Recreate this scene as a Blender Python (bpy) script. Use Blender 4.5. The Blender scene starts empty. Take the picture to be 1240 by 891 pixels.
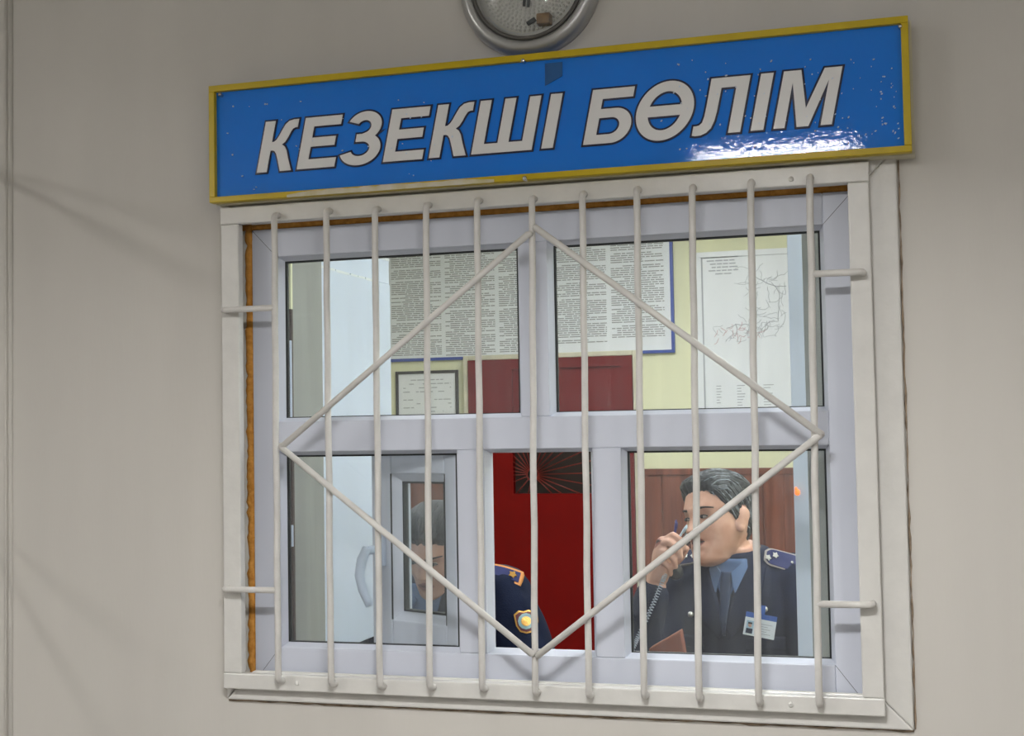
import bpy, bmesh, math, random
import numpy as np
from mathutils import Vector, Matrix, noise
from mathutils.bvhtree import BVHTree
random.seed(7)
scene = bpy.context.scene
COL = scene.collection
PI = math.pi
R = math.radians

# ------------------------------------------------------------------ camera
FPX = 1600.0
YAW, PIT, ROL = 0.288333648, 0.0464421241, -0.0175497003
CAM = Vector((1.29848517, -2.34944440, 1.49796046))
_fwd = Vector((-math.sin(YAW) * math.cos(PIT), math.cos(YAW) * math.cos(PIT), math.sin(PIT)))
_rt = Vector((math.cos(YAW), math.sin(YAW), 0))
_up = _rt.cross(_fwd)
_r2 = math.cos(ROL) * _rt + math.sin(ROL) * _up
_u2 = -math.sin(ROL) * _rt + math.cos(ROL) * _up


def at(px, py, y):
    """Point of the place seen at pixel (px, py) of the 1240x891 photo, at depth y."""
    d = _fwd * FPX + _r2 * (px - 620) + _u2 * (445.5 - py)
    return CAM + d * ((y - CAM.y) / d.y)


cd = bpy.data.cameras.new('camera')
cam = bpy.data.objects.new('camera', cd)
COL.objects.link(cam)
m = Matrix((_r2, _u2, -_fwd)).transposed().to_4x4()
m.translation = CAM
cam.matrix_world = m
cd.sensor_fit = 'HORIZONTAL'
cd.sensor_width = 36
cd.lens = FPX * 36 / 1240
cd.clip_start = 0.02
scene.camera = cam


# ------------------------------------------------------------------ materials
def lin(c):
    c = c / 255.0
    return c / 12.92 if c <= 0.04045 else ((c + 0.055) / 1.055) ** 2.4


def rgb(r, g, b):
    return (lin(r), lin(g), lin(b), 1)


def mat(name, c, rough=0.5, spec=0.5, metal=0.0, noise_amt=0.0, nscale=8.0, bump=0.0, bscale=60.0,
        stretch=(1, 1, 1), coat=0.0, c2=None, coat_rough=0.05, emit=None, estr=0.0, detail=4):
    M = bpy.data.materials.new(name)
    M.use_nodes = True
    nt = M.node_tree
    b = nt.nodes['Principled BSDF']
    b.inputs['Base Color'].default_value = rgb(*c)
    b.inputs['Roughness'].default_value = rough
    b.inputs['Specular IOR Level'].default_value = spec
    b.inputs['Metallic'].default_value = metal
    b.inputs['Coat Weight'].default_value = coat
    b.inputs['Coat Roughness'].default_value = coat_rough
    if emit:
        b.inputs['Emission Color'].default_value = (*emit, 1)
        b.inputs['Emission Strength'].default_value = estr
    tc = nt.nodes.new('ShaderNodeTexCoord')
    mp = nt.nodes.new('ShaderNodeMapping')
    mp.inputs['Scale'].default_value = stretch
    nt.links.new(tc.outputs['Object'], mp.inputs['Vector'])
    if noise_amt or c2:
        n = nt.nodes.new('ShaderNodeTexNoise')
        n.inputs['Scale'].default_value = nscale
        n.inputs['Detail'].default_value = detail
        nt.links.new(mp.outputs['Vector'], n.inputs['Vector'])
        rp = nt.nodes.new('ShaderNodeValToRGB')
        rp.color_ramp.elements[0].position = 0.35
        rp.color_ramp.elements[1].position = 0.65
        base = rgb(*c)
        if c2:
            rp.color_ramp.elements[0].color = base
            rp.color_ramp.elements[1].color = rgb(*c2)
        else:
            k0, k1 = 1 - noise_amt, 1 + noise_amt
            rp.color_ramp.elements[0].color = (base[0] * k0, base[1] * k0, base[2] * k0, 1)
            rp.color_ramp.elements[1].color = (min(1, base[0] * k1), min(1, base[1] * k1), min(1, base[2] * k1), 1)
        nt.links.new(n.outputs['Fac'], rp.inputs['Fac'])
        nt.links.new(rp.outputs['Color'], b.inputs['Base Color'])
    if bump:
        n2 = nt.nodes.new('ShaderNodeTexNoise')
        n2.inputs['Scale'].default_value = bscale
        n2.inputs['Detail'].default_value = 3
        nt.links.new(mp.outputs['Vector'], n2.inputs['Vector'])
        bp = nt.nodes.new('ShaderNodeBump')
        bp.inputs['Strength'].default_value = bump
        bp.inputs['Distance'].default_value = 0.002
        nt.links.new(n2.outputs['Fac'], bp.inputs['Height'])
        nt.links.new(bp.outputs['Normal'], b.inputs['Normal'])
        if coat:
            nt.links.new(bp.outputs['Normal'], b.inputs['Coat Normal'])
    return M


def glass_mat(name, tint, dust, rough=0.0):
    M = bpy.data.materials.new(name)
    M.use_nodes = True
    nt = M.node_tree
    for n in list(nt.nodes):
        nt.nodes.remove(n)
    out = nt.nodes.new('ShaderNodeOutputMaterial')
    tr = nt.nodes.new('ShaderNodeBsdfTransparent')
    tr.inputs['Color'].default_value = (*tint, 1)
    gl = nt.nodes.new('ShaderNodeBsdfGlossy')
    gl.inputs['Roughness'].default_value = rough
    fr = nt.nodes.new('ShaderNodeFresnel')
    fr.inputs['IOR'].default_value = 1.5
    mx = nt.nodes.new('ShaderNodeMixShader')
    ge = nt.nodes.new('ShaderNodeNewGeometry')
    inv = nt.nodes.new('ShaderNodeMath')
    inv.operation = 'SUBTRACT'
    inv.inputs[0].default_value = 1.6
    nt.links.new(ge.outputs['Backfacing'], inv.inputs[1])
    i2 = nt.nodes.new('ShaderNodeMath')
    i2.operation = 'MULTIPLY'
    ms_ = nt.nodes.new('ShaderNodeMath')
    ms_.operation = 'LESS_THAN'
    ms_.inputs[1].default_value = 0.5
    nt.links.new(ge.outputs['Backfacing'], ms_.inputs[0])
    nt.links.new(fr.outputs['Fac'], i2.inputs[0])
    nt.links.new(ms_.outputs[0], i2.inputs[1])
    i3 = nt.nodes.new('ShaderNodeMath')
    i3.operation = 'MULTIPLY'
    i3.inputs[1].default_value = 1.6        # both faces of the pane reflect
    i3.use_clamp = True
    nt.links.new(i2.outputs[0], i3.inputs[0])
    nt.nodes.remove(inv)
    nt.links.new(i3.outputs[0], mx.inputs[0])
    nt.links.new(tr.outputs[0], mx.inputs[1])
    nt.links.new(gl.outputs[0], mx.inputs[2])
    df = nt.nodes.new('ShaderNodeBsdfDiffuse')
    df.inputs['Color'].default_value = (0.75, 0.8, 0.85, 1)
    tc = nt.nodes.new('ShaderNodeTexCoord')
    mp = nt.nodes.new('ShaderNodeMapping')
    mp.inputs['Scale'].default_value = (9, 9, 1.2)
    ns = nt.nodes.new('ShaderNodeTexNoise')
    ns.inputs['Scale'].default_value = 3
    mr = nt.nodes.new('ShaderNodeMapRange')
    mr.inputs['From Min'].default_value = 0.3
    mr.inputs['From Max'].default_value = 0.7
    mr.inputs['To Min'].default_value = dust * 0.6
    mr.inputs['To Max'].default_value = dust * 1.4
    nt.links.new(tc.outputs['Object'], mp.inputs['Vector'])
    nt.links.new(mp.outputs['Vector'], ns.inputs['Vector'])
    nt.links.new(ns.outputs['Fac'], mr.inputs['Value'])
    m2 = nt.nodes.new('ShaderNodeMixShader')
    nt.links.new(mr.outputs['Result'], m2.inputs[0])
    nt.links.new(mx.outputs[0], m2.inputs[1])
    nt.links.new(df.outputs[0], m2.inputs[2])
    nt.links.new(m2.outputs[0], out.inputs['Surface'])
    return M


M = {}
M['wall'] = mat('hall_wall_paint', (205, 201, 194), rough=0.55, spec=0.25, noise_amt=0.035, nscale=2.2, stretch=(2.2, 1, .35), bump=0.12, bscale=70, detail=3)
M['hall_far'] = mat('hall_far_paint', (190, 188, 184), rough=0.7)
M['ceil'] = mat('ceiling_white', (225, 224, 220), rough=0.8)
M['floor'] = mat('floor_tile', (132, 130, 127), rough=0.4, noise_amt=0.1, nscale=4)
M['yellow_wall'] = mat('office_yellow_paint', (224, 224, 190), rough=0.7, noise_amt=0.03, nscale=2, bump=0.1)
M['gloss_white'] = mat('cream_gloss_paint', (216, 214, 209), rough=0.28, spec=0.5, noise_amt=0.03, nscale=25, bump=0.35, bscale=55)
M['bar_white'] = mat('cream_bar_paint', (214, 211, 206), rough=0.4, spec=0.4, noise_amt=0.04, nscale=30, bump=0.3, bscale=120)
M['pvc'] = mat('white_plastic_profile', (204, 208, 220), rough=0.38, spec=0.4, noise_amt=0.012, nscale=6)
M['gasket'] = mat('black_rubber', (38, 42, 44), rough=0.6)
M['foam'] = mat('brown_foam', (178, 122, 54), rough=0.95, spec=0.1, c2=(204, 148, 74), nscale=90, bump=1.0, bscale=160)
M['plaster'] = mat('bare_plaster', (200, 198, 190), rough=0.9, noise_amt=0.08, nscale=30, bump=0.5, bscale=80)
M['crack'] = mat('crack_filler', (150, 132, 112), rough=0.95, noise_amt=0.35, nscale=50)
M['sign_blue'] = mat('blue_sign_sheet', (0, 118, 222), rough=0.55, spec=0.15, coat=0.9, coat_rough=0.04, bump=0.075, bscale=130, noise_amt=0.02)
M['sign_yellow'] = mat('yellow_edge_paint', (196, 170, 16), rough=0.35, spec=0.4, noise_amt=0.06, nscale=20)
M['sign_worn'] = mat('worn_edge', (212, 206, 190), rough=0.6, c2=(196, 186, 140), nscale=30)
M['letter'] = mat('letter_white', (228, 227, 225), rough=0.35, spec=0.4, coat=0.5, coat_rough=0.12, bump=0.08, bscale=110)
M['letter_edge'] = mat('letter_navy', (14, 20, 56), rough=0.4)
M['chrome'] = mat('screw_metal', (200, 200, 200), rough=0.25, metal=1)
M['tape'] = mat('old_tape', (18, 82, 140), rough=0.5, noise_amt=0.1, nscale=30)
M['speck'] = mat('paint_specks', (205, 220, 235), rough=0.5)
M['silver'] = mat('silver_plastic', (178, 178, 176), rough=0.3, metal=0.55, noise_amt=0.03)
M['dark_rim'] = mat('dark_rim', (92, 90, 86), rough=0.5)
M['lamp_white'] = mat('lamp_reflector', (226, 226, 222), rough=0.35, metal=0.1, bump=0.9, bscale=120)
M['lamp_prism'] = mat('pressed_glass', (222, 222, 218), rough=0.08, spec=0.9)
M['brown_tag'] = mat('brown_tag', (150, 118, 70), rough=0.7, c2=(112, 84, 50), nscale=40)
M['black'] = mat('black_plastic', (26, 26, 30), rough=0.35)
M['cab_white'] = mat('white_laminate', (206, 217, 236), rough=0.35, spec=0.4, noise_amt=0.01, nscale=3)
M['cab_edge'] = mat('white_trim_edge', (240, 246, 250), rough=0.25)
M['navy_base'] = mat('dark_blue_laminate', (30, 38, 62), rough=0.5)
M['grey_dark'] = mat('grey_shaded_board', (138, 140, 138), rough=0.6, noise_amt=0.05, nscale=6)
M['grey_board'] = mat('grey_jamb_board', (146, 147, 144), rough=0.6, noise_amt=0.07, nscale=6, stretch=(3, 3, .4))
M['dark_brown'] = mat('dark_brown_wood', (66, 50, 46), rough=0.6, noise_amt=0.2, nscale=12)
M['red'] = mat('red_door_enamel', (108, 4, 2), rough=0.5, spec=0.15, noise_amt=0.06, nscale=7, bump=0.25, bscale=25)
M['red_dark'] = mat('red_door_recess', (120, 9, 5), rough=0.45, noise_amt=0.08, nscale=7, bump=0.2, bscale=25)
M['dark_hole'] = mat('dark_opening', (34, 22, 18), rough=0.7)
M['grille_red'] = mat('red_rod_paint', (112, 26, 18), rough=0.4)
M['door_frame'] = mat('cream_door_trim', (205, 200, 178), rough=0.6, noise_amt=0.1, nscale=10)
M['paper'] = mat('paper_white', (226, 229, 234), rough=0.35, spec=0.4)
M['ink'] = mat('grey_ink', (150, 152, 154), rough=0.7)
M['ink_pale'] = mat('pale_ink', (168, 173, 180), rough=0.7)
M['ink_red'] = mat('pale_red_ink', (196, 160, 164), rough=0.7)
M['blue_frame'] = mat('blue_board_frame', (44, 72, 158), rough=0.4)
M['black_frame'] = mat('black_picture_frame', (40, 38, 40), rough=0.35)
M['brass'] = mat('gold_braid', (188, 144, 72), rough=0.35, metal=0.6, bump=0.5, bscale=300)
M['orange_braid'] = mat('orange_piping', (212, 142, 74), rough=0.55)
M['grey_braid'] = mat('pale_braid', (176, 166, 160), rough=0.5)
M['navy'] = mat('navy_uniform_cloth', (25, 32, 54), rough=0.85, spec=0.15, noise_amt=0.12, nscale=14, bump=0.4, bscale=240)
M['navy_epaulette'] = mat('epaulette_cloth', (30, 38, 92), rough=0.7)
M['shirt'] = mat('light_blue_shirt', (84, 108, 146), rough=0.8, bump=0.2, bscale=200)
M['tie'] = mat('dark_blue_tie', (40, 54, 82), rough=0.6, bump=0.2, bscale=300)
M['skin'] = mat('skin', (212, 166, 144), rough=0.48, spec=0.4, c2=(198, 148, 126), nscale=30, bump=0.12, bscale=220)
M['lips'] = mat('lips', (150, 92, 82), rough=0.45)
M['mouth_in'] = mat('mouth_inside', (52, 26, 24), rough=0.5)
M['eye_white'] = mat('eye_white', (158, 152, 146), rough=0.2)
M['iris'] = mat('dark_iris', (26, 18, 14), rough=0.15)
M['brow'] = mat('dark_eyebrow', (44, 36, 33), rough=0.9)
M['hair'] = mat('dark_hair', (26, 26, 28), rough=0.42, spec=0.5, noise_amt=0.5, nscale=30, bump=0.9, bscale=90, stretch=(3, 1, 3))
M['hair_grey'] = mat('greying_hair', (22, 23, 25), rough=0.4, spec=0.5, c2=(58, 61, 65), nscale=24, bump=0.9, bscale=80, stretch=(1.0, 1.0, 3.2))
M['hair_streak'] = mat('grey_hair_strand', (120, 126, 132), rough=0.35, noise_amt=.3, nscale=40)
M['rank_metal'] = mat('silver_star', (215, 212, 205), rough=0.3, metal=.7)
M['badge_white'] = mat('badge_card', (222, 228, 234), rough=0.3)
M['badge_blue'] = mat('badge_header', (52, 92, 172), rough=0.35)
M['photo_blue'] = mat('badge_photo_ground', (160, 190, 210), rough=0.4)
M['lightblue_emb'] = mat('emblem_pale_blue', (132, 165, 172), rough=0.5)
M['maroon'] = mat('emblem_maroon', (92, 36, 44), rough=0.6)
M['pen_blue'] = mat('blue_pen_plastic', (46, 44, 120), rough=0.3)
M['pen_white'] = mat('pale_pen_plastic', (205, 222, 232), rough=0.3)
M['cord'] = mat('grey_cord_plastic', (176, 186, 198), rough=0.4)
M['folder'] = mat('brown_leather_folder', (140, 78, 52), rough=0.5, noise_amt=0.1, nscale=10)
M['desk'] = mat('desk_wood', (120, 84, 60), rough=0.4, noise_amt=0.15, nscale=6, stretch=(1, 6, 6))
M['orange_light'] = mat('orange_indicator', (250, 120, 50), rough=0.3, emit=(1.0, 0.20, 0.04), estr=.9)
M['trouser'] = mat('trouser_cloth', (28, 32, 46), rough=0.85)
M['shoe'] = mat('shoe_leather', (20, 19, 19), rough=0.3)
M['housing'] = mat('lamp_housing', (210, 210, 208), rough=0.4)
M['glass'] = glass_mat('window_glass', (0.97, 0.985, 0.985), 0.036)
M['sash_glass'] = glass_mat('sash_glass', (0.90, 0.92, 0.92), 0.04)
M['lamp_glass'] = glass_mat('lamp_dome_glass', (0.86, 0.86, 0.84), 0.06, rough=0.12)


def wood_panel():
    Mt = bpy.data.materials.new('brown_wood_panelling')
    Mt.use_nodes = True
    nt = Mt.node_tree
    b = nt.nodes['Principled BSDF']
    tc = nt.nodes.new('ShaderNodeTexCoord')
    mp = nt.nodes.new('ShaderNodeMapping')
    mp.inputs['Scale'].default_value = (7, 7, .5)
    n = nt.nodes.new('ShaderNodeTexNoise')
    n.inputs['Scale'].default_value = 4
    n.inputs['Detail'].default_value = 6
    rp = nt.nodes.new('ShaderNodeValToRGB')
    rp.color_ramp.elements[0].color = rgb(96, 50, 36)
    rp.color_ramp.elements[1].color = rgb(136, 76, 54)
    rp.color_ramp.elements[0].position = .3
    rp.color_ramp.elements[1].position = .7
    nt.links.new(tc.outputs['Object'], mp.inputs['Vector'])
    nt.links.new(mp.outputs['Vector'], n.inputs['Vector'])
    nt.links.new(n.outputs['Fac'], rp.inputs['Fac'])
    nt.links.new(rp.outputs['Color'], b.inputs['Base Color'])
    b.inputs['Roughness'].default_value = 0.42
    return Mt


M['panelling'] = wood_panel()


def emitter(name, col, s):
    Mt = bpy.data.materials.new(name)
    Mt.use_nodes = True
    nt = Mt.node_tree
    for n in list(nt.nodes):
        nt.nodes.remove(n)
    o = nt.nodes.new('ShaderNodeOutputMaterial')
    e = nt.nodes.new('ShaderNodeEmission')
    e.inputs['Color'].default_value = (*col, 1)
    e.inputs['Strength'].default_value = s
    nt.links.new(e.outputs[0], o.inputs['Surface'])
    return Mt


# ------------------------------------------------------------------ object helpers
def tag(o, label=None, cat=None, group=None, kind=None):
    if label:
        o['label'] = label
    if cat:
        o['category'] = cat
    if group:
        o['group'] = group
    if kind:
        o['kind'] = kind
    return o


def empty(name, loc=(0, 0, 0), parent=None):
    o = bpy.data.objects.new(name, None)
    o.empty_display_size = 0.05
    COL.objects.link(o)
    o.location = loc
    return o


def link(name, me, parent=None, mats=(), smooth=False, bevel=0.0, seg=2):
    o = bpy.data.objects.new(name, me)
    COL.objects.link(o)
    for mm in (mats if isinstance(mats, (list, tuple)) else [mats]):
        me.materials.append(mm)
    if smooth:
        for p in me.polygons:
            p.use_smooth = True
    if parent is not None:
        o.parent = parent
        # parents here are never rotated: undo their translation so parts are built in world coordinates
        off = Vector((0, 0, 0))
        q = parent
        while q is not None:
            off += q.location
            q = q.parent
        o.location = -off
    if bevel:
        md = o.modifiers.new('bevel', 'BEVEL')
        md.width = bevel
        md.segments = seg
        md.limit_method = 'ANGLE'
        md.angle_limit = R(40)
    return o


def rebase(o, c):
    """put the object's origin at world point c (mesh data given in world coordinates)"""
    c = Vector(c)
    o.data.transform(Matrix.Translation(-c))
    o.location = o.location + c
    return o


class MB:
    def __init__(s):
        s.bm = bmesh.new()
        s.mi = 0

    def box(s, x0, x1, y0, y1, z0, z1):
        return s.hexa([(x0, y0, z0), (x1, y0, z0), (x1, y1, z0), (x0, y1, z0), (x0, y0, z1), (x1, y0, z1), (x1, y1, z1), (x0, y1, z1)])

    def hexa(s, P):
        v = [s.bm.verts.new(p) for p in P]
        for f in ((0, 3, 2, 1), (4, 5, 6, 7), (0, 1, 5, 4), (1, 2, 6, 5), (2, 3, 7, 6), (3, 0, 4, 7)):
            fa = s.bm.faces.new([v[i] for i in f])
            fa.material_index = s.mi
        return v

    def prism(s, poly, off):
        """polygon of 3-D points extruded by vector off"""
        off = Vector(off)
        a = [s.bm.verts.new(p) for p in poly]
        b = [s.bm.verts.new(Vector(p) + off) for p in poly]
        n = len(a)
        fs = [s.bm.faces.new(a), s.bm.faces.new(b[::-1])]
        for i in range(n):
            fs.append(s.bm.faces.new([a[i], b[i], b[(i + 1) % n], a[(i + 1) % n]]))
        for f in fs:
            f.material_index = s.mi

    def tube(s, pts, rad, n=10, cap=True, squash=None):
        """tube along pts; rad a number or list; squash=(vector, factor) flattens sections along vector"""
        pts = [Vector(p) for p in pts]
        rads = rad if isinstance(rad, (list, tuple)) else [rad] * len(pts)
        rings = []
        T0 = (pts[1] - pts[0]).normalized()
        ref = Vector((0, 0, 1)) if abs(T0.z) < .9 else Vector((1, 0, 0))
        N = (ref - T0 * ref.dot(T0)).normalized()
        for i, p in enumerate(pts):
            if i == 0:
                T = T0
            elif i == len(pts) - 1:
                T = (pts[i] - pts[i - 1]).normalized()
            else:
                T = ((pts[i + 1] - p).normalized() + (p - pts[i - 1]).normalized()).normalized()
            N = (N - T * N.dot(T)).normalized()
            B = T.cross(N)
            r = []
            for k in range(n):
                a = 2 * PI * k / n
                o = (N * math.cos(a) + B * math.sin(a)) * rads[i]
                if squash:
                    sv = Vector(squash[0]).normalized()
                    o = o - sv * o.dot(sv) * (1 - squash[1])
                r.append(s.bm.verts.new(p + o))
            rings.append(r)
        for a, b in zip(rings, rings[1:]):
            for k in range(n):
                f = s.bm.faces.new([a[k], a[(k + 1) % n], b[(k + 1) % n], b[k]])
                f.material_index = s.mi
        if cap:
            for r, fl in ((rings[0], True), (rings[-1], False)):
                f = s.bm.faces.new(r[::-1] if fl else r)
                f.material_index = s.mi

    def limb(s, pts, rads, n=16, sub=5):
        """tapering limb with rounded ends"""
        P, Q = [], []
        pts = [Vector(p) for p in pts]
        d0 = (pts[0] - pts[1]).normalized()
        d1 = (pts[-1] - pts[-2]).normalized()
        for t in (1.0, .8, .45):
            P.append(pts[0] + d0 * rads[0] * t * .95)
            Q.append(rads[0] * math.sqrt(max(0.02, 1 - t * t)))
        for i in range(len(pts) - 1):
            for k in range(sub):
                t = k / sub
                P.append(pts[i].lerp(pts[i + 1], t))
                Q.append(rads[i] * (1 - t) + rads[i + 1] * t)
        P.append(pts[-1])
        Q.append(rads[-1])
        for t in (.45, .8, 1.0):
            P.append(pts[-1] + d1 * rads[-1] * t * .95)
            Q.append(rads[-1] * math.sqrt(max(0.02, 1 - t * t)))
        s.tube(P, Q, n)

    def sphere(s, c, r, nu=24, nv=14, M3=None):
        r = Vector((r, r, r)) if isinstance(r, (int, float)) else Vector(r)
        c = Vector(c)
        rows = []
        for j in range(nv + 1):
            th = PI * j / nv
            if j in (0, nv):
                o = Vector((0, 0, r.z * math.cos(th)))
                rows.append([s.bm.verts.new(c + (M3 @ o if M3 else o))])
                continue
            row = []
            for i in range(nu):
                a = 2 * PI * i / nu
                o = Vector((r.x * math.sin(th) * math.cos(a), r.y * math.sin(th) * math.sin(a), r.z * math.cos(th)))
                row.append(s.bm.verts.new(c + (M3 @ o if M3 else o)))
            rows.append(row)
        s.rows(rows, nu)

    def rows(s, rows, nu):
        for a, b in zip(rows, rows[1:]):
            for i in range(nu):
                j = (i + 1) % nu
                if len(a) == 1:
                    f = s.bm.faces.new([a[0], b[i], b[j]])
                elif len(b) == 1:
                    f = s.bm.faces.new([a[i], b[0], a[j]])
                else:
                    f = s.bm.faces.new([a[i], b[i], b[j], a[j]])
                f.material_index = s.mi

    def lathe(s, prof, c, axis='y', n=64):
        """profile [(r, h)] turned round an axis through c; h measured along -y (towards the hall)"""
        c = Vector(c)
        rows = []
        for r, h in prof:
            if r < 1e-6:
                rows.append([s.bm.verts.new(c + Vector((0, -h, 0)))])
            else:
                rows.append([s.bm.verts.new(c + Vector((r * math.cos(2 * PI * k / n), -h, r * math.sin(2 * PI * k / n)))) for k in range(n)])
        s.rows(rows, n)

    def mesh(s, name):
        bmesh.ops.recalc_face_normals(s.bm, faces=s.bm.faces)
        me = bpy.data.meshes.new(name)
        s.bm.to_mesh(me)
        s.bm.free()
        return me

    def build(s, name, mats, parent=None, smooth=False, bevel=0.0, seg=2):
        return link(name, s.mesh(name), parent, mats, smooth, bevel, seg)


def remesh(me, voxel, smooth=2, factor=0.5):
    o = bpy.data.objects.new('tmp', me)
    COL.objects.link(o)
    md = o.modifiers.new('r', 'REMESH')
    md.mode = 'VOXEL'
    md.voxel_size = voxel
    md.use_smooth_shade = True
    if smooth:
        ms = o.modifiers.new('s', 'SMOOTH')
        ms.iterations = smooth
        ms.factor = factor
    dg = bpy.context.evaluated_depsgraph_get()
    dg.update()
    r = bpy.data.meshes.new_from_object(o.evaluated_get(dg))
    bpy.data.objects.remove(o)
    bpy.data.meshes.remove(me)
    r.materials.clear()
    for p in r.polygons:
        p.use_smooth = True
    return r


#SECTION setting
# ------------------------------------------------------------------ the setting
WY = 0.03                       # hall face of the wall
OX0, OX1, OZ0, OZ1 = 0.006, 1.236, 1.006, 1.926   # opening in the wall
HC = 2.85                       # hall ceiling
WT = 0.13                       # inner face of the wall (behind the window the opening is lined)


def structure(o, label=None):
    tag(o, label, None, None, 'structure')
    return o


w = MB()
for bx in ((-3.2, OX0, 0, HC), (OX1, 5.2, 0, HC), (OX0, OX1, 0, OZ0), (OX0, OX1, OZ1, HC)):
    w.box(bx[0], bx[1], WY, WT, bx[2], bx[3])
structure(w.build('wall_front', M['wall']))
for nm, bx, mt in (('wall_hall_far', (-3.2, 5.2, -5.3, -5.2, 0, HC), 'hall_far'), ('wall_hall_left', (-3.3, -3.2, -5.2, WY, 0, HC), 'hall_far'),
                   ('wall_hall_right', (5.2, 5.3, -5.2, WY, 0, HC), 'hall_far'), ('floor_hall', (-3.2, 5.2, -5.2, WY, -.05, 0), 'floor'),
                   ('ceiling_hall', (-3.2, 5.2, -5.2, WY, HC, HC + .05), 'ceil')):
    b = MB()
    b.box(*bx)
    structure(b.build(nm, M[mt]))
RX0, RX1, RY1, RC = -2.4, 2.4, 5.2, 2.9
for nm, bx, mt in (('wall_office_back', (RX0, RX1, RY1, RY1 + .1, 0, RC), 'yellow_wall'), ('wall_office_left', (RX0 - .1, RX0, WT, RY1, 0, RC), 'yellow_wall'),
                   ('wall_office_right', (RX1, RX1 + .1, WT, RY1, 0, RC), 'yellow_wall'), ('floor_office', (RX0, RX1, WT, RY1, -.05, 0), 'floor'),
                   ('ceiling_office', (RX0, RX1, WT, RY1, RC, RC + .05), 'ceil')):
    b = MB()
    b.box(*bx)
    structure(b.build(nm, M[mt]))

# vertical plaster bead at the far left of the hall wall
b = MB()
b.tube([(-0.527, WY, 0.1), (-0.527, WY, HC - .05)], 0.004, 8)
b.tube([(-0.515, WY, 0.1), (-0.515, WY, HC - .05)], 0.006, 8)
structure(b.build('trim_2', M['wall'], smooth=True))

# flat casing round the window opening, behind the grille frame
cs = MB()
CX0, CX1, CZ0, CZ1 = -0.004, 1.297, 0.975, 1.974
cw = 0.058
for poly in ([(CX0, CZ0), (CX1, CZ0), (CX1 - cw, CZ0 + cw), (CX0 + cw, CZ0 + cw)],
             [(CX1, CZ0 + .0005), (CX1, CZ1), (CX1 - cw, CZ1 - cw), (CX1 - cw, CZ0 + cw + .0005)],
             [(CX0, CZ1), (CX1 - .0005, CZ1), (CX1 - cw - .0005, CZ1 - cw), (CX0 + cw, CZ1 - cw)],
             [(CX0, CZ0 + .0005), (CX0, CZ1 - .0005), (CX0 + cw - .02, CZ1 - cw), (CX0 + cw - .02, CZ0 + cw)]):
    cs.prism([(x, 0.0185, z) for x, z in poly], (0, WY - 0.0185, 0))
casing = structure(cs.build('trim_1', M['gloss_white'], bevel=0.003))
# cracked filler line round the casing's edge
ck = MB()
random.seed(3)
pts = [(CX1 + .003 + random.uniform(-.0009, .0009), WY - .001, CZ0 + (CZ1 - .02 - CZ0) * k / 60) for k in range(61)]
ck.tube(pts, [random.uniform(.0006, .0022) for _ in pts], 6)
pts = [(CX0 + (CX1 - CX0) * k / 70, WY - .001, CZ0 - .003 + random.uniform(-.001, .001)) for k in range(71)]
ck.tube(pts, [random.uniform(.001, .0032) for _ in pts], 6)
structure(ck.build('trim_3', M['crack'], smooth=True))

# ------------------------------------------------------------------ plastic window
PY = 0.05                       # front of the plastic profile
GY = 0.076                      # glass
win = structure(empty('window_1', (0.63, PY, 1.006)), 'white plastic window with five lights behind the barred grille')
FX0, FX1, FZ0, FZ1 = 0.0425, 1.2215, 1.007, 1.9095


def px_x(px, py):
    return at(px, py, PY).x


X = dict(l=px_x(336, 410), m0=px_x(629, 400), m1=px_x(664, 400), r=px_x(999.5, 385), a0=px_x(554.5, 665), a1=px_x(588, 665), b0=px_x(719, 665), b1=px_x(754.5, 665))
Z = dict(b=at(760, 797, PY).z, t0=at(713, 542.5, PY).z, t1=at(669, 503.5, PY).z, top=at(666, 291.5, PY).z)
fr = MB()
PB = 0.085


def member(x0, x1, z0, z1):
    fr.box(x0, x1, PY, PB, z0, z1)


member(FX0, X['l'], FZ0, FZ1)
member(X['r'], FX1, FZ0, FZ1)
member(X['l'], X['r'], FZ0, Z['b'])
member(X['l'], X['r'], Z['top'], FZ1)
member(X['l'], X['r'], Z['t0'], Z['t1'])
member(X['m0'], X['m1'], Z['t1'], Z['top'])
member(X['a0'], X['a1'], Z['b'], Z['t0'])
member(X['b0'], X['b1'], Z['b'], Z['t0'])
fr.build('frame', M['pvc'], win, bevel=0.0022)
# mitre hairlines at the frame corners
mi = MB()
for (x0, z0, x1, z1) in ((FX1, FZ1, X['r'], Z['top']), (FX0, FZ1, X['l'], Z['top']), (FX1, FZ0, X['r'], Z['b']), (FX0, FZ0, X['l'], Z['b'])):
    a, c = Vector((x0, PY - .0002, z0)), Vector((x1, PY - .0002, z1))
    mi.tube([a, c], 0.0004, 5)
mi.build('mitre_joint', M['gasket'], win)


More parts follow.
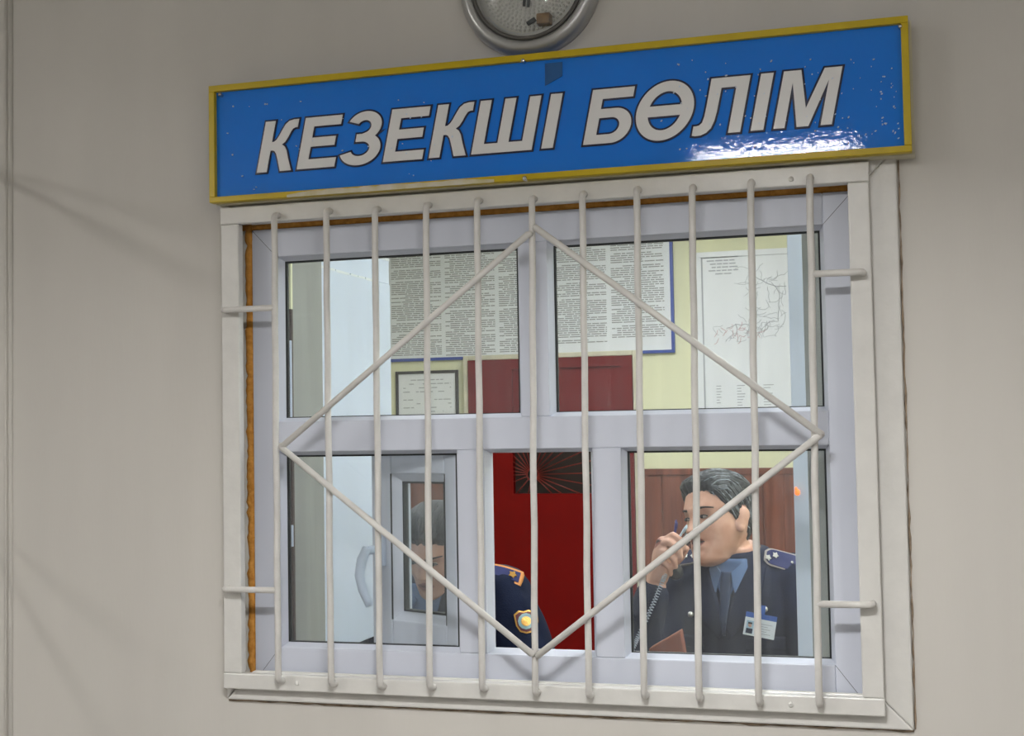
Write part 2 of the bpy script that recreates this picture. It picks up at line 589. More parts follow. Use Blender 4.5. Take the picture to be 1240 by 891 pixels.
def light(name, x0, x1, z0, z1, glazed=True):
    """one light: sloping bead, rubber gasket and pane"""
    bd = MB()
    i = 0.007
    o0 = [(x0, z0), (x1, z0), (x1, z1), (x0, z1)]
    o1 = [(x0 + i, z0 + i), (x1 - i, z0 + i), (x1 - i, z1 - i), (x0 + i, z1 - i)]
    for k in range(4):
        k2 = (k + 1) % 4
        ya, yb = PY + .006, GY - .004
        bd.hexa([(o0[k][0], ya, o0[k][1]), (o0[k2][0], ya, o0[k2][1]), (o1[k2][0], yb, o1[k2][1]), (o1[k][0], yb, o1[k][1]),
                 (o0[k][0], PB - .002, o0[k][1]), (o0[k2][0], PB - .002, o0[k2][1]), (o1[k2][0], PB - .002, o1[k2][1]), (o1[k][0], PB - .002, o1[k][1])])
    bd.build('bead', M['pvc'], win)
    if not glazed:
        return
    g = MB()
    j = 0.0034
    q0 = [(x0 + i, z0 + i), (x1 - i, z0 + i), (x1 - i, z1 - i), (x0 + i, z1 - i)]
    q1 = [(x0 + i + j, z0 + i + j * .5), (x1 - i - j, z0 + i + j * .5), (x1 - i - j, z1 - i - j), (x0 + i + j, z1 - i - j)]
    for k in range(4):
        k2 = (k + 1) % 4
        g.hexa([(q0[k][0], GY - .003, q0[k][1]), (q0[k2][0], GY - .003, q0[k2][1]), (q1[k2][0], GY - .002, q1[k2][1]), (q1[k][0], GY - .002, q1[k][1]),
                (q0[k][0], GY + .006, q0[k][1]), (q0[k2][0], GY + .006, q0[k2][1]), (q1[k2][0], GY + .006, q1[k2][1]), (q1[k][0], GY + .006, q1[k][1])])
    g.build('gasket', M['gasket'], win)
    p = MB()
    p.box(x0 + i, x1 - i, GY, GY + .004, z0 + i, z1 - i)
    p.build('pane', M['glass'], win)


light('tl', X['l'], X['m0'], Z['t1'], Z['top'])
light('tr', X['m1'], X['r'], Z['t1'], Z['top'])
light('bl', X['l'], X['a0'], Z['b'], Z['t0'])
light('bm', X['a1'], X['b0'], Z['b'], Z['t0'], False)
light('br', X['b1'], X['r'], Z['b'], Z['t0'])

# foam between wall and frame
fm = MB()
random.seed(5)


def foam_run(p0, p1, n, r):
    ring = []
    p0, p1 = Vector(p0), Vector(p1)
    pts, rr = [], []
    for k in range(n + 1):
        q = p0.lerp(p1, k / n)
        q += Vector((random.uniform(-.0012, .0012), random.uniform(-.002, .002), random.uniform(-.0012, .0012)))
        pts.append(q)
        rr.append(r * random.uniform(.8, 1.15))
    fm.tube(pts, rr, 9)


foam_run((0.0345, PY + .006, 1.006), (0.0345, PY + .006, 1.92), 90, .0088)
foam_run((0.02, PY + .010, 1.9165), (1.234, PY + .012, 1.9165), 120, .0085)
foam_run((1.229, PY + .012, 1.006), (1.229, PY + .012, 1.92), 90, .008)
fm.build('foam_filler', M['foam'], win, smooth=True)
# plaster lining behind the foam
pl = MB()
pl.box(OX0, OX1, PY + .02, WT - .002, OZ1 - .004, OZ1 - .0005)
pl.box(OX0 + .0005, .0305, PY + .004, PY + .04, OZ0 + .0005, OZ1 - .005)
pl.build('lining', M['plaster'], win)

# open inward sash, hinged on the left mullion
HX, HY = X['a1'] - 0.022, 0.112
TH = R(155)
SW, SZ0, SZ1, ST = 0.268, Z['b'] - 0.014, Z['t0'] + 0.010, 0.050
sx = Vector((math.cos(TH), math.sin(TH), 0))
sy = Vector((-math.sin(TH), math.cos(TH), 0))       # room side of the sash when shut


def S(u, v, z):
    return Vector((HX, HY, 0)) + sx * u + sy * v + Vector((0, 0, z))


def sbox(mb, u0, u1, v0, v1, z0, z1):
    mb.hexa([S(u0, v0, z0), S(u1, v0, z0), S(u1, v1, z0), S(u0, v1, z0), S(u0, v0, z1), S(u1, v0, z1), S(u1, v1, z1), S(u0, v1, z1)])


sm = MB()
sw = 0.058
sbox(sm, 0, sw, 0, ST, SZ0, SZ1)
sbox(sm, SW - sw, SW, 0, ST, SZ0, SZ1)
sbox(sm, sw, SW - sw, 0, ST, SZ0, SZ0 + sw)
sbox(sm, sw, SW - sw, 0, ST, SZ1 - sw, SZ1)
sash = sm.build('sash', M['pvc'], win, bevel=0.003)
bd = MB()
i = .016
o0 = [(sw, SZ0 + sw), (SW - sw, SZ0 + sw), (SW - sw, SZ1 - sw), (sw, SZ1 - sw)]
o1 = [(sw + i, SZ0 + sw + i), (SW - sw - i, SZ0 + sw + i), (SW - sw - i, SZ1 - sw - i), (sw + i, SZ1 - sw - i)]
for k in range(4):
    k2 = (k + 1) % 4
    va, vb = ST - .003, ST - .018
    bd.hexa([S(o0[k][0], va, o0[k][1]), S(o0[k2][0], va, o0[k2][1]), S(o1[k2][0], vb, o1[k2][1]), S(o1[k][0], vb, o1[k][1]),
             S(o0[k][0], .01, o0[k][1]), S(o0[k2][0], .01, o0[k2][1]), S(o1[k2][0], .01, o1[k2][1]), S(o1[k][0], .01, o1[k][1])])
bd.build('sash_bead', M['pvc'], sash)
gk = MB()
for (u0, u1, z0, z1) in ((o1[0][0], o1[0][0] + .004, o1[0][1], o1[2][1]), (o1[1][0] - .004, o1[1][0], o1[0][1], o1[2][1]),
                         (o1[0][0], o1[1][0], o1[0][1], o1[0][1] + .004), (o1[0][0], o1[1][0], o1[2][1] - .004, o1[2][1])):
    sbox(gk, u0, u1, ST - .03, ST - .017, z0, z1)
for (u0, u1, z0, z1) in ((sw - .0015, sw, o0[0][1], o0[2][1]), (SW - sw, SW - sw + .0015, o0[0][1], o0[2][1])):
    sbox(gk, u0, u1, ST - .004, ST + .0004, z0, z1)
gk.build('sash_gasket', M['gasket'], sash)
gp = MB()
sbox(gp, sw + .01, SW - sw - .01, ST - .026, ST - .022, SZ0 + sw + .01, SZ1 - sw - .01)
gp.build('sash_pane', M['sash_glass'], sash)
hd = MB()
uz = SW - .030
hz = at(491, 662, 0.2).z
sbox(hd, uz - .013, uz + .013, ST, ST + .010, hz - .035, hz + .035)
hd.tube([S(uz, ST, hz), S(uz, ST + .040, hz - .002)], .009, 12)
hd.tube([S(uz, ST + .040, hz + .004), S(uz + .004, ST + .052, hz - .02), S(uz + .006, ST + .056, hz - .05), S(uz + .004, ST + .050, hz - .08), S(uz, ST + .036, hz - .112)],
        [.0095, .0105, .0105, .0095, .0085], 12)
hd.build('handle', M['cab_white'], sash, smooth=True, bevel=.002)

# ------------------------------------------------------------------ grille
gr = empty('window_grille', (0.626, 0.009, 1.0))
tag(gr, 'cream painted steel window grille of eleven bars with a diamond of rods', 'grille')
gf = MB()
GX0, GX1, GZ0, GZ1 = 0.0, 1.2505, 1.0, 1.9495
gi = (0.039, 1.2145, 1.0305, 1.9155)
gb = 0.0178
gf.box(GX0, gi[0], 0, gb, gi[2], gi[3])
gf.box(gi[1], GX1, 0, gb, gi[2], gi[3])
gf.box(GX0 - .001, GX1 + .001, -.0012, gb, GZ0, gi[2])
gf.box(GX0 - .001, GX1 + .001, -.0012, gb, gi[3], GZ1)
gf.build('frame', M['gloss_white'], gr, bevel=0.0025)
BY = -0.021
tops = [332, 395, 454, 516, 577.6, 644, 705, 771, 838, 909, 980.5]
bots = [337, 401, 460, 520.6, 584, 648, 713, 780, 846.6, 919, 992]
br = 0.0062
BX = []
for k, (tp, bt) in enumerate(zip(tops, bots)):
    zt = 1.926 + .002 * math.sin(k * 2.1)
    zb = 1.0195 + .002 * math.cos(k * 1.7)
    xt = at(tp, 265 - (tp - 332) * .07, BY).x
    xb = at(bt, 825 + (bt - 332) * .04, BY).x
    BX.append((xt, xb))
    q = MB()
    pts = [(xt, 0.004, zt), (xt, -.010, zt), (xt, -.017, zt - .002), (xt, BY, zt - .008)]
    for j in range(1, 12):
        t = j / 12
        pts.append((xt + (xb - xt) * t + .0007 * math.sin(j * 1.9 + k), BY + .0006 * math.sin(j + k), zt - .008 + (zb + .008 - zt + .008) * t))
    pts += [(xb, BY, zb + .008), (xb, -.017, zb + .002), (xb, -.010, zb), (xb, 0.004, zb)]
    q.tube(pts, br, 12)
    q.build('bar', M['bar_white'], gr, smooth=True)
DY = -0.0335
for a, c in (((341, 541), (639, 284)), ((649, 276), (992, 524)), ((990, 529), (652, 793)), ((340, 541), (643, 791))):
    q = MB()
    A, C = at(*a, DY), at(*c, DY)
    d = (C - A).normalized()
    q.tube([A - d * .004 + Vector((0, .010, 0)), A, A.lerp(C, .5), C, C + d * .004 + Vector((0, .010, 0))], .0062, 12)
    q.build('diagonal_rod', M['bar_white'], gr, smooth=True)
for xb_, xe, z_, sg in ((BX[0][0], .014, at(300, 374, BY).z, 1), (BX[0][1], .012, at(300, 714, BY).z, 1), (BX[-1][0], 1.236, at(1020, 330, BY).z, -1), (BX[-1][1], 1.236, at(1030, 732, BY).z, -1)):
    q = MB()
    q.tube([(xb_, BY, z_), (xe + sg * .008, BY + .001, z_), (xe + sg * .001, BY + .004, z_), (xe, BY + .010, z_), (xe, .004, z_)], .006, 12)
    q.build('bracket', M['bar_white'], gr, smooth=True)
for (px, py) in ((958, 217), (958, 853), (360, 827)):
    c = at(px, py, 0)
    q = MB()
    q.lathe([(0, .0035), (.003, .0034), (.0048, .002), (.005, 0)], (c.x, 0, c.z), n=16)
    q.build('screw', M['gloss_white'], gr, smooth=True)

#SECTION sign
# ------------------------------------------------------------------ sign
SGY = -0.018
sg = empty('sign_board', (0.66, WY, 1.957))
tag(sg, 'long blue sign with yellow edge and white slanted Cyrillic letters above the window', 'sign')
sX0, sX1, sZ0, sZ1 = -0.010, 1.3235, 1.9565, 2.1905
pb = MB()
pb.box(sX0 + .003, sX1 - .003, SGY + .001, WY - .001, sZ0 + .003, sZ1 - .003)
pb.build('panel', M['sign_blue'], sg)
bk = MB()
bk.box(sX0 + .004, sX1 + .005, SGY + .012, WY - .0005, sZ0 - .002, sZ1 - .004)
bk.build('backing', M['door_frame'], sg)
yb = MB()
bw = .0125
for a in ((sX0, sX1, sZ0, sZ0 + bw * .9), (sX0, sX1, sZ1 - bw, sZ1), (sX0, sX0 + bw, sZ0 + bw * .9, sZ1 - bw), (sX1 - bw, sX1, sZ0 + bw * .9, sZ1 - bw)):
    yb.box(a[0], a[1], SGY - .009, SGY + .010, a[2], a[3])
yb.build('border', M['sign_yellow'], sg, bevel=.0012)
wn = MB()
x = at(350, 239, SGY).x
random.seed(11)
poly_t, poly_b = [], []
xe = at(600, 221, SGY).x
n = 34
for k in range(n + 1):
    xx = x + (xe - x) * k / n
    amp = min(1, k / 4, (n - k) / 6 + .12)
    poly_t.append((xx, SGY - .0098, sZ0 + bw * (.35 + .5 * amp * random.uniform(.6, 1.0))))
    poly_b.append((xx, SGY - .0098, sZ0 - .0004))
for k in range(n):
    wn.hexa([poly_b[k], poly_b[k + 1], (poly_b[k + 1][0], SGY - .008, poly_b[k + 1][2]), (poly_b[k][0], SGY - .008, poly_b[k][2]),
             poly_t[k], poly_t[k + 1], (poly_t[k + 1][0], SGY - .008, poly_t[k + 1][2]), (poly_t[k][0], SGY - .008, poly_t[k][2])])
tag(wn.build('worn_edge', M['sign_worn'], sg), 'whitish patch where the yellow edge has worn off')


def arc(cx, cy, rx, ry, a0, a1, n=18):
    return [(cx + rx * math.cos(R(a0 + (a1 - a0) * k / n)), cy + ry * math.sin(R(a0 + (a1 - a0) * k / n))) for k in range(n + 1)]


def glyph(ch):
    if ch == 'I':
        return [[(0, 0), (0, 1), (.22, 1), (.22, 0)]]
    if ch == 'E':
        return [[(0, 0), (0, 1), (.78, 1), (.78, .82), (.215, .82), (.215, .60), (.72, .60), (.72, .425), (.215, .425), (.215, .18), (.80, .18), (.80, 0)]]
    if ch == 'SH':
        return [[(0, 0), (0, 1), (.215, 1), (.215, .18), (.483, .18), (.483, 1), (.697, 1), (.697, .18), (.965, .18), (.965, 1), (1.18, 1), (1.18, 0)]]
    if ch == 'K':
        return [[(.215, .42), (.215, 0), (0, 0), (0, 1), (.215, 1), (.215, .585), (.265, .59), (.31, .63), (.35, .70), (.40, .82), (.45, .92), (.52, .98), (.62, 1.0), (.72, 1.0),
                 (.72, .84), (.67, .84), (.625, .82), (.59, .76), (.55, .66), (.50, .57), (.44, .525), (.51, .48), (.565, .40), (.63, .24), (.74, 0), (.50, 0), (.42, .20), (.355, .345), (.31, .40), (.265, .42)]]
    if ch == 'Z':
        o = arc(.40, .735, .355, .285, 158, -48, 26)
        o += arc(.39, .295, .42, .31, 50, -162, 30)[0:]
        o += arc(.39, .30, .195, .14, -160, 78, 24)
        o += [(.40, .437), (.27, .437), (.27, .585), (.38, .585)]
        o += arc(.40, .725, .145, .125, -70, 152, 22)
        return [o]
    if ch == 'B':
        return [[(0, 0), (0, 1), (.78, 1), (.78, .82), (.215, .82), (.215, .635), (.48, .635)] + arc(.50, .3175, .335, .3175, 90, -90, 24) + [(.48, 0)],
                [(.215, .165), (.44, .165)] + arc(.45, .318, .165, .153, -90, 90, 16) + [(.44, .471), (.215, .471)]]
    if ch == 'O':
        a = math.degrees(math.asin(.09 / .345))
        return [arc(.5, .5, .52, .535, 0, 354, 59), arc(.5, .505, .305, .345, a, 180 - a, 24), arc(.5, .495, .305, .345, 180 + a, 360 - a, 24)]
    if ch == 'L':
        return [[(.86, 0), (.86, 1), (.17, 1), (.17, .50), (.165, .33), (.145, .22), (.10, .175), (.05, .165), (0, .165), (0, 0), (.06, -.012), (.16, -.005), (.25, .035), (.32, .11), (.36, .24), (.375, .40), (.38, .82), (.645, .82), (.645, 0)]]
    if ch == 'M':
        return [[(0, 0), (0, 1), (.30, 1), (.50, .32), (.70, 1), (1.0, 1), (1.0, 0), (.81, 0), (.81, .79), (.60, 0), (.40, 0), (.19, .79), (.19, 0)]]


def curve_mesh(polys, x0, z0, h, shear, offset, y, thick):
    cu = bpy.data.curves.new('c', 'CURVE')
    cu.dimensions = '2D'
    cu.fill_mode = 'BOTH'
    cu.offset = 0
    for p in polys:
        sp = cu.splines.new('POLY')
        sp.points.add(len(p) - 1)
        for q, (a, c) in zip(sp.points, p):
            q.co = (a * h + shear * c * h, c * h, 0, 1)
        sp.use_cyclic_u = True
    cu.extrude = thick / 2
    if offset:
        cu.bevel_depth = offset
        cu.bevel_resolution = 3
        cu.extrude = thick / 2
    o = bpy.data.objects.new('c', cu)
    COL.objects.link(o)
    dg = bpy.context.evaluated_depsgraph_get()
    dg.update()
    me = bpy.data.meshes.new_from_object(o.evaluated_get(dg))
    bpy.data.objects.remove(o)
    sc = .0006 / max(1e-6, (thick / 2 + offset)) if offset else 1
    for v in me.vertices:
        a, c, d = v.co
        v.co = (x0 + a, y - d * sc, z0 + c)
    me.flip_normals() if hasattr(me, 'flip_normals') else None
    return me


LET = [('K', .091, .74), ('E', .177, .80), ('Z', .2655, .81), ('E', .3575, .80), ('K', .4505, .74), ('SH', .535, 1.18), ('I', .671, .22),
       ('B', .750, .835), ('O', .8415, 1.02), ('L', .9490, .86), ('I', 1.0530, .22), ('M', 1.0925, 1.0)]
for k, (ch, lx, lw) in enumerate(LET):
    z0 = 2.0105 + .005 * (lx - .09)
    P = glyph(ch)
    edge_w = .0036
    oe = link('letter', curve_mesh(P, lx, z0, .0995, .21, 0, SGY - .0012, .0012), sg, M['letter'])
    e2 = link('letter_outline', curve_mesh(P, lx, z0, .0995, .21, edge_w, SGY - .0001, .0006), oe, M['letter_edge'])
for (px, py, r_) in ((269, 116, .0035), (635, 75, .004), (637, 217, .0045), (1090, 34, .0035)):
    c = at(px, py, SGY)
    q = MB()
    q.lathe([(0, .0125), (r_ * .7, .012), (r_, .0105), (r_, 0)], (c.x, SGY, c.z), n=14)
    q.build('screw', M['chrome'], sg, smooth=True)
tp = MB()
a = [at(660, 77, SGY), at(681, 75, SGY), at(681, 92, SGY), at(660, 104, SGY)]
tp.prism([(p.x, SGY - .0006, p.z) for p in a], (0, .001, 0))
tag(tp.build('tape_scrap', M['tape'], sg), 'darker scrap of old tape on the blue sheet')
sk = MB()
random.seed(21)
for k in range(150):
    if k < 40:
        px, py = random.uniform(275, 560), random.uniform(118, 235)
    elif k < 118:  # specks on the right half are painted glints off the sheet's bumps
        px, py = random.uniform(800, 1092), random.uniform(70, 185)
    else:
        px, py = random.uniform(1055, 1094), random.uniform(70, 185)
    c = at(px, py, SGY)
    if not (sX0 + .02 < c.x < sX1 - .02 and sZ0 + .02 < c.z < sZ1 - .025):
        continue
    s_ = random.uniform(.0004, .0012)
    an = random.uniform(.2, 1.2)
    el = random.uniform(1, 2.4)
    pp = [(c.x + s_ * el * math.cos(t) * math.cos(an) - s_ * math.sin(t) * math.sin(an), SGY - .0024, c.z + s_ * el * math.cos(t) * math.sin(an) + s_ * math.sin(t) * math.cos(an)) for t in [2 * PI * j / 7 for j in range(7)]]
    sk.prism(pp, (0, .0035, 0))
tag(sk.build('paint_flecks', M['speck'], sg), 'small pale flecks on the blue sheet', kind='stuff')

# ------------------------------------------------------------------ round wall lamp
lc = Vector((0.644, WY, 2.334))
lm = empty('wall_lamp', lc)
tag(lm, 'round unlit wall lamp with silver ring and ribbed glass above the sign', 'lamp')
q = MB()
q.lathe([(.100, .0), (.136, .0), (.137, .008), (.135, .020), (.128, .030), (.116, .034), (.110, .030), (.108, .012), (.100, .010)], lc, n=96)
q.build('ring', M['silver'], lm, smooth=True)
q = MB()
q.lathe([(.1075, .028), (.1100, .029), (.1085, .034), (.103, .034), (.103, .028)], lc, n=96)
q.build('dark_rim', M['dark_rim'], lm, smooth=True)
q = MB()
q.lathe([(0, .014), (.06, .013), (.095, .012), (.105, .009), (.105, .004), (0, .004)], lc, n=96)
q.build('reflector', M['lamp_white'], lm, smooth=True)
q = MB()
q.lathe([(.1035, .030), (.100, .040), (.088, .050), (.065, .058), (.035, .062), (0, .063)], lc, n=96)
q.build('dome', M['lamp_glass'], lm, smooth=True)
# prismatic pimples inside the dome
q = MB()
for ring in range(2, 15):
    rr = ring * .0062
    for k in range(int(2 * PI * rr / .0085)):
        an = 2 * PI * k / int(2 * PI * rr / .0085) + ring * .37
        q.sphere((lc.x + rr * math.cos(an), lc.y - .0145, lc.z + rr * math.sin(an)), (.0026, .0022, .0026), 8, 5)
q.build('prisms', M['lamp_prism'], lm, smooth=True)
q = MB()
a = at(656, 20, 0)
q.box(a.x - .010, a.x + .016, WY - .034, WY - .012, a.z - .014, a.z + .006)
q.build('lamp_holder', M['brown_tag'], lm, bevel=.002)
q = MB()
a = at(641, 25, 0)
q.tube([(a.x - .006, WY - .024, a.z - .004), (a.x + .010, WY - .024, a.z + .004)], .0045, 10)
q.build('wire', M['gasket'], lm, smooth=True)
q = MB()
a = at(633, 2, 0)
q.tube([(a.x, WY - .022, a.z - .006), (a.x + .002, WY - .022, a.z + .02)], .003, 8)
a = at(638, 3, 0)
q.tube([(a.x, WY - .022, a.z - .006), (a.x + .002, WY - .022, a.z + .02)], .003, 8)
q.build('wire', M['gasket'], lm, smooth=True)

#SECTION interior
# ------------------------------------------------------------------ inside the office: reveal boards
q = MB()
q.box(.02, .0765, .150, .236, .98, 2.02)
q.box(.012, .0575, .2375, .352, .98, 2.02)
structure(q.build('trim_4', M['grey_board'], bevel=.002))
gz = [at(348, p, .14).z for p in (300, 374, 412, 415, 440, 500, 540, 560, 640, 664, 800)]
q = MB()
q.box(.045, .0835, .1405, .1495, gz[1], 1.9)
structure(q.build('trim_5', M['yellow_wall']))
q = MB()
q.box(.045, .0835, .1405, .1495, 1.05, gz[1] - .0005)
structure(q.build('trim_6', M['dark_brown']))
for (p0, p1) in ((412, 520), (636, 662)):
    q = MB()
    zt, zb = at(348, p0, .13).z, at(348, p1, .13).z
    q.box(.052, .0840, .1365, .140, zb, zt)
    q.tube([(.0835, .137, zb), (.0835, .137, zt)], .003, 8)
    tag(q.build('hinge', M['cab_white'], bevel=.001), 'white hinge plate at the left window edge, %s' % ('beside the upper left pane' if p0 == 412 else 'beside the lower left pane'), 'hinge', 'hinges on the left jamb')
# right-hand side
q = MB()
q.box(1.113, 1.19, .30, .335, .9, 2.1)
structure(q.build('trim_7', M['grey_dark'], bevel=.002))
q = MB()
q.hexa([(1.060, .60, .0), (1.100, .60, .0), (1.130, .75, .0), (1.092, .75, .0), (1.060, .60, 2.2), (1.100, .60, 2.2), (1.130, .75, 2.2), (1.092, .75, 2.2)])
post = tag(q.build('partition_post', M['cab_white'], bevel=.002), 'pale upright post behind the right edge of the window', 'post')
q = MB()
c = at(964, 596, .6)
q.sphere((c.x + .003, .597, c.z), (.006, .005, .007), 14, 10)  # glowing orange spot stands in for a reflection; no lamp sits here
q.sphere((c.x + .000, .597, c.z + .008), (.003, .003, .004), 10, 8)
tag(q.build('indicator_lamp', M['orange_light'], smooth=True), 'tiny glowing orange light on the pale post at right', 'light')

# white cabinet standing on a dark base at the left
cb = empty('wall_cabinet', (-.22, .57, 1.002))
tag(cb, 'tall pale white cabinet seen side on through the left panes', 'cabinet')
q = MB()
q.box(-.48, .048, .356, .785, 1.002, 1.872)
q.build('body', M['cab_white'], cb, bevel=.002)
q = MB()
q.box(-.48, .0465, .356, .783, 1.8725, 1.935)
q.build('cornice', M['cab_white'], cb, bevel=.002)
q = MB()  # broken whiter strips paint in the glint along the cabinet crease
random.seed(4)
y = .356
while y < .70:
    L = random.uniform(.03, .08)
    q.box(.040, .0486, y, min(y + L, .72), 1.8695 - .0015 * random.random(), 1.8745)
    y += L + random.uniform(.003, .012)
q.box(.035, .0475, .52, .783, 1.932, 1.938)
q.build('edge_strip', M['cab_edge'], cb)
q = MB()
q.box(-.48, -.02, .36, .78, 0, 1.001)
tag(q.build('base_cabinet', M['navy_base'], bevel=.003), 'dark blue base unit under the tall white cabinet', 'cabinet')

# desk
q = MB()
q.box(-.50, 1.9, .80, 1.10, .735, .76)
dk = empty('desk', (.9, .8, 0))
tag(dk, 'wooden desk behind the window where the officers sit', 'desk')
q.build('desk_top', M['desk'], dk, bevel=.003)
for xx in (-.46, 1.86):
    q = MB()
    q.box(xx - .02, xx + .02, .82, 1.08, 0, .735)
    q.build('side_panel', M['desk'], dk, bevel=.002)
# brown folder leaning on the desk
q = MB()
P = [at(786, 785, .9), at(824, 763, .9), at(829, 792, .9)]
dz = .76
q.prism([(P[0].x - .01, .9, dz), (P[2].x + .006, .9, dz), (P[2].x, .9, P[2].z), (P[1].x, .9, P[1].z), (P[0].x, .9, P[0].z)], (0, .035, 0))
tag(q.build('leather_folder', M['folder'], bevel=.003), 'brown folder standing on the desk before the officer on the phone', 'folder')

# ------------------------------------------------------------------ back wall
BYW = RY1


def bw(px, py, off=0.0):
    p = at(px, py, BYW - off)
    return p


# wood dado either side of the door
DZ = at(870, 568, BYW).z
dx0, dx1 = bw(570, 436).x, bw(767, 430).x
for nm, x0, x1 in (('trim_8', dx1 + .035, RX1), ('trim_9', RX0, dx0 - .035)):
    q = MB()
    x = x0
    while x < x1:
        xe = min(x + .115, x1)
        q.box(x + .002, xe - .002, BYW - .014, BYW - .001, 0, DZ)
        x += .115
    q.box(x0, x1, BYW - .010, BYW - .0005, 0, DZ - .01)
    q.box(x0, x1, BYW - .028, BYW - .0005, DZ - .03, DZ + .006)
    structure(q.build(nm, M['panelling'], bevel=.003))
# red door
dz1 = bw(668, 434).z
door = structure(empty('door_1', ((dx0 + dx1) / 2, BYW, 0)), 'red steel door with a small barred opening in the back wall')
q = MB()
gx0, gx1 = bw(625, 570).x, bw(757, 570).x
gz0, gz1 = bw(650, 597).z, bw(650, 512).z
ux0, ux1, uz0, uz1 = bw(596, 470).x, bw(754, 470).x, gz1 + .05, bw(700, 445).z
yd0, yd1 = BYW - .06, BYW - .012
# leaf with the grille opening and the recessed upper panel cut out
q.box(dx0, gx0, yd0, yd1, 0, dz1)
q.box(gx1, dx1, yd0, yd1, 0, dz1)
q.box(gx0, gx1, yd0, yd1, 0, gz0)
q.box(gx0, gx1, yd0, yd1, gz1, uz0)
q.box(gx0, gx1, yd0, yd1, uz1, dz1)
q.box(gx0, gx1, yd0 + .022, yd1, uz0, uz1)
q.build('leaf', M['red'], door)
q = MB()
q.box(gx0, gx1, BYW - .016, BYW - .004, gz0, gz1)
q.build('opening_back', M['dark_hole'], door)
q = MB()
c = bw(648, 574)
cy = yd0 + .004
cc = Vector((c.x, cy, c.z))
for k in range(24):
    an = -44 + 360 * k / 32 if k < 21 else (200 + (k - 21) * 28)
    d = Vector((math.cos(R(an)), 0, math.sin(R(an))))
    t = 9
    for lim, comp, lo in ((gx1, d.x, 0), (gx0, d.x, 1)):
        if abs(comp) > 1e-4:
            s_ = (lim - cc.x) / comp
            if s_ > 0:
                t = min(t, s_)
    for lim in (gz0, gz1):
        if abs(d.z) > 1e-4:
            s_ = (lim - cc.z) / d.z
            if s_ > 0:
                t = min(t, s_)
    q.tube([cc + d * .03, cc + d * t], .0034, 7)
q.tube([cc + Vector((math.cos(R(a_)) * .035, 0, math.sin(R(a_)) * .035)) for a_ in range(0, 361, 20)], .005, 7)
q.build('sunburst_grille', M['grille_red'], door, smooth=True)
q = MB()
for (a0, a1, b0, b1) in ((dx0 - .034, dx0 - .002, 0, dz1 + .03), (dx1 + .002, dx1 + .034, 0, dz1 + .03), (dx0 - .002, dx1 + .002, dz1 + .002, dz1 + .03)):
    q.box(a0, a1, BYW - .045, BYW - .001, b0, b1)
q.build('door_frame', M['door_frame'], door, bevel=.003)
q = MB()
for k, (px0, py0, px1, py1) in enumerate(((758, 450, 768, 478), (762, 560, 768, 610), (764, 640, 768, 668))):
    a, b_ = bw(px0, py0, .062), bw(px1, py1, .062)
q.box(dx1 - .06, dx1 - .045, yd0 - .02, yd0, 1.0, 1.12)
q.build('door_handle', M['black_frame'], door, bevel=.003)


def text_lines(mb, x0, x1, z0, z1, pitch, fill, y, rng, indent=.12, th=.5):
    z = z1
    para = rng.randint(3, 9)
    while z - pitch > z0:
        para -= 1
        if para <= 0:
            para = rng.randint(2, 10)
            xa = x0 + (x1 - x0) * rng.uniform(.05, .3)
            xb = x0 + (x1 - x0) * rng.uniform(.55, .95)
            if rng.random() < .4:
                z -= pitch * .8
        else:
            xa = x0 + (x1 - x0) * (indent if rng.random() < .25 else 0)
            xb = x1 if rng.random() < fill else x0 + (x1 - x0) * rng.uniform(.4, .95)
        x = xa
        while x < xb - .004:
            w_ = rng.uniform(.018, .07)
            xe_ = min(x + w_, xb)
            mb.box(x, xe_, y, y + .0008, z - pitch * th, z)
            x = xe_ + .006
        z -= pitch


rng = random.Random(12)
# big text board
bx0, bx1, bz0 = bw(470, 300).x - .02, bw(817, 380).x, bw(700, 431).z
bz1 = 2.82
nb = empty('notice_board', ((bx0 + bx1) / 2, BYW, bz0))
tag(nb, 'large white notice board of small print with a blue frame above the red door', 'board')
q = MB()
q.box(bx0 + .02, bx1 - .018, BYW - .020, BYW - .002, bz0 + .018, bz1 - .02)
q.build('sheet', M['paper'], nb)
q = MB()
for a in ((bx0, bx0 + .02, bz0, bz1), (bx1 - .018, bx1, bz0, bz1), (bx0 + .02, bx1 - .018, bz0, bz0 + .018), (bx0 + .02, bx1 - .018, bz1 - .02, bz1)):
    q.box(a[0], a[1], BYW - .030, BYW - .002, a[2], a[3])
q.build('frame', M['blue_frame'], nb, bevel=.002)
q = MB()
ty = BYW - .0212
for (p0, p1, zb_, pitch, fill) in ((476, 536, 432, .0122, .9), (541, 601, 433, .0126, .85), (606, 662, 428, .0122, .9), (670, 736, 418, .0122, .85), (742, 806, 410, .0126, .8)):
    text_lines(q, bw(p0, 400).x, bw(p1, 400).x, bw((p0 + p1) / 2, zb_).z, bz1 - .05, pitch, fill, ty, rng, .1, .5)
q.build('print', M['ink'], nb)
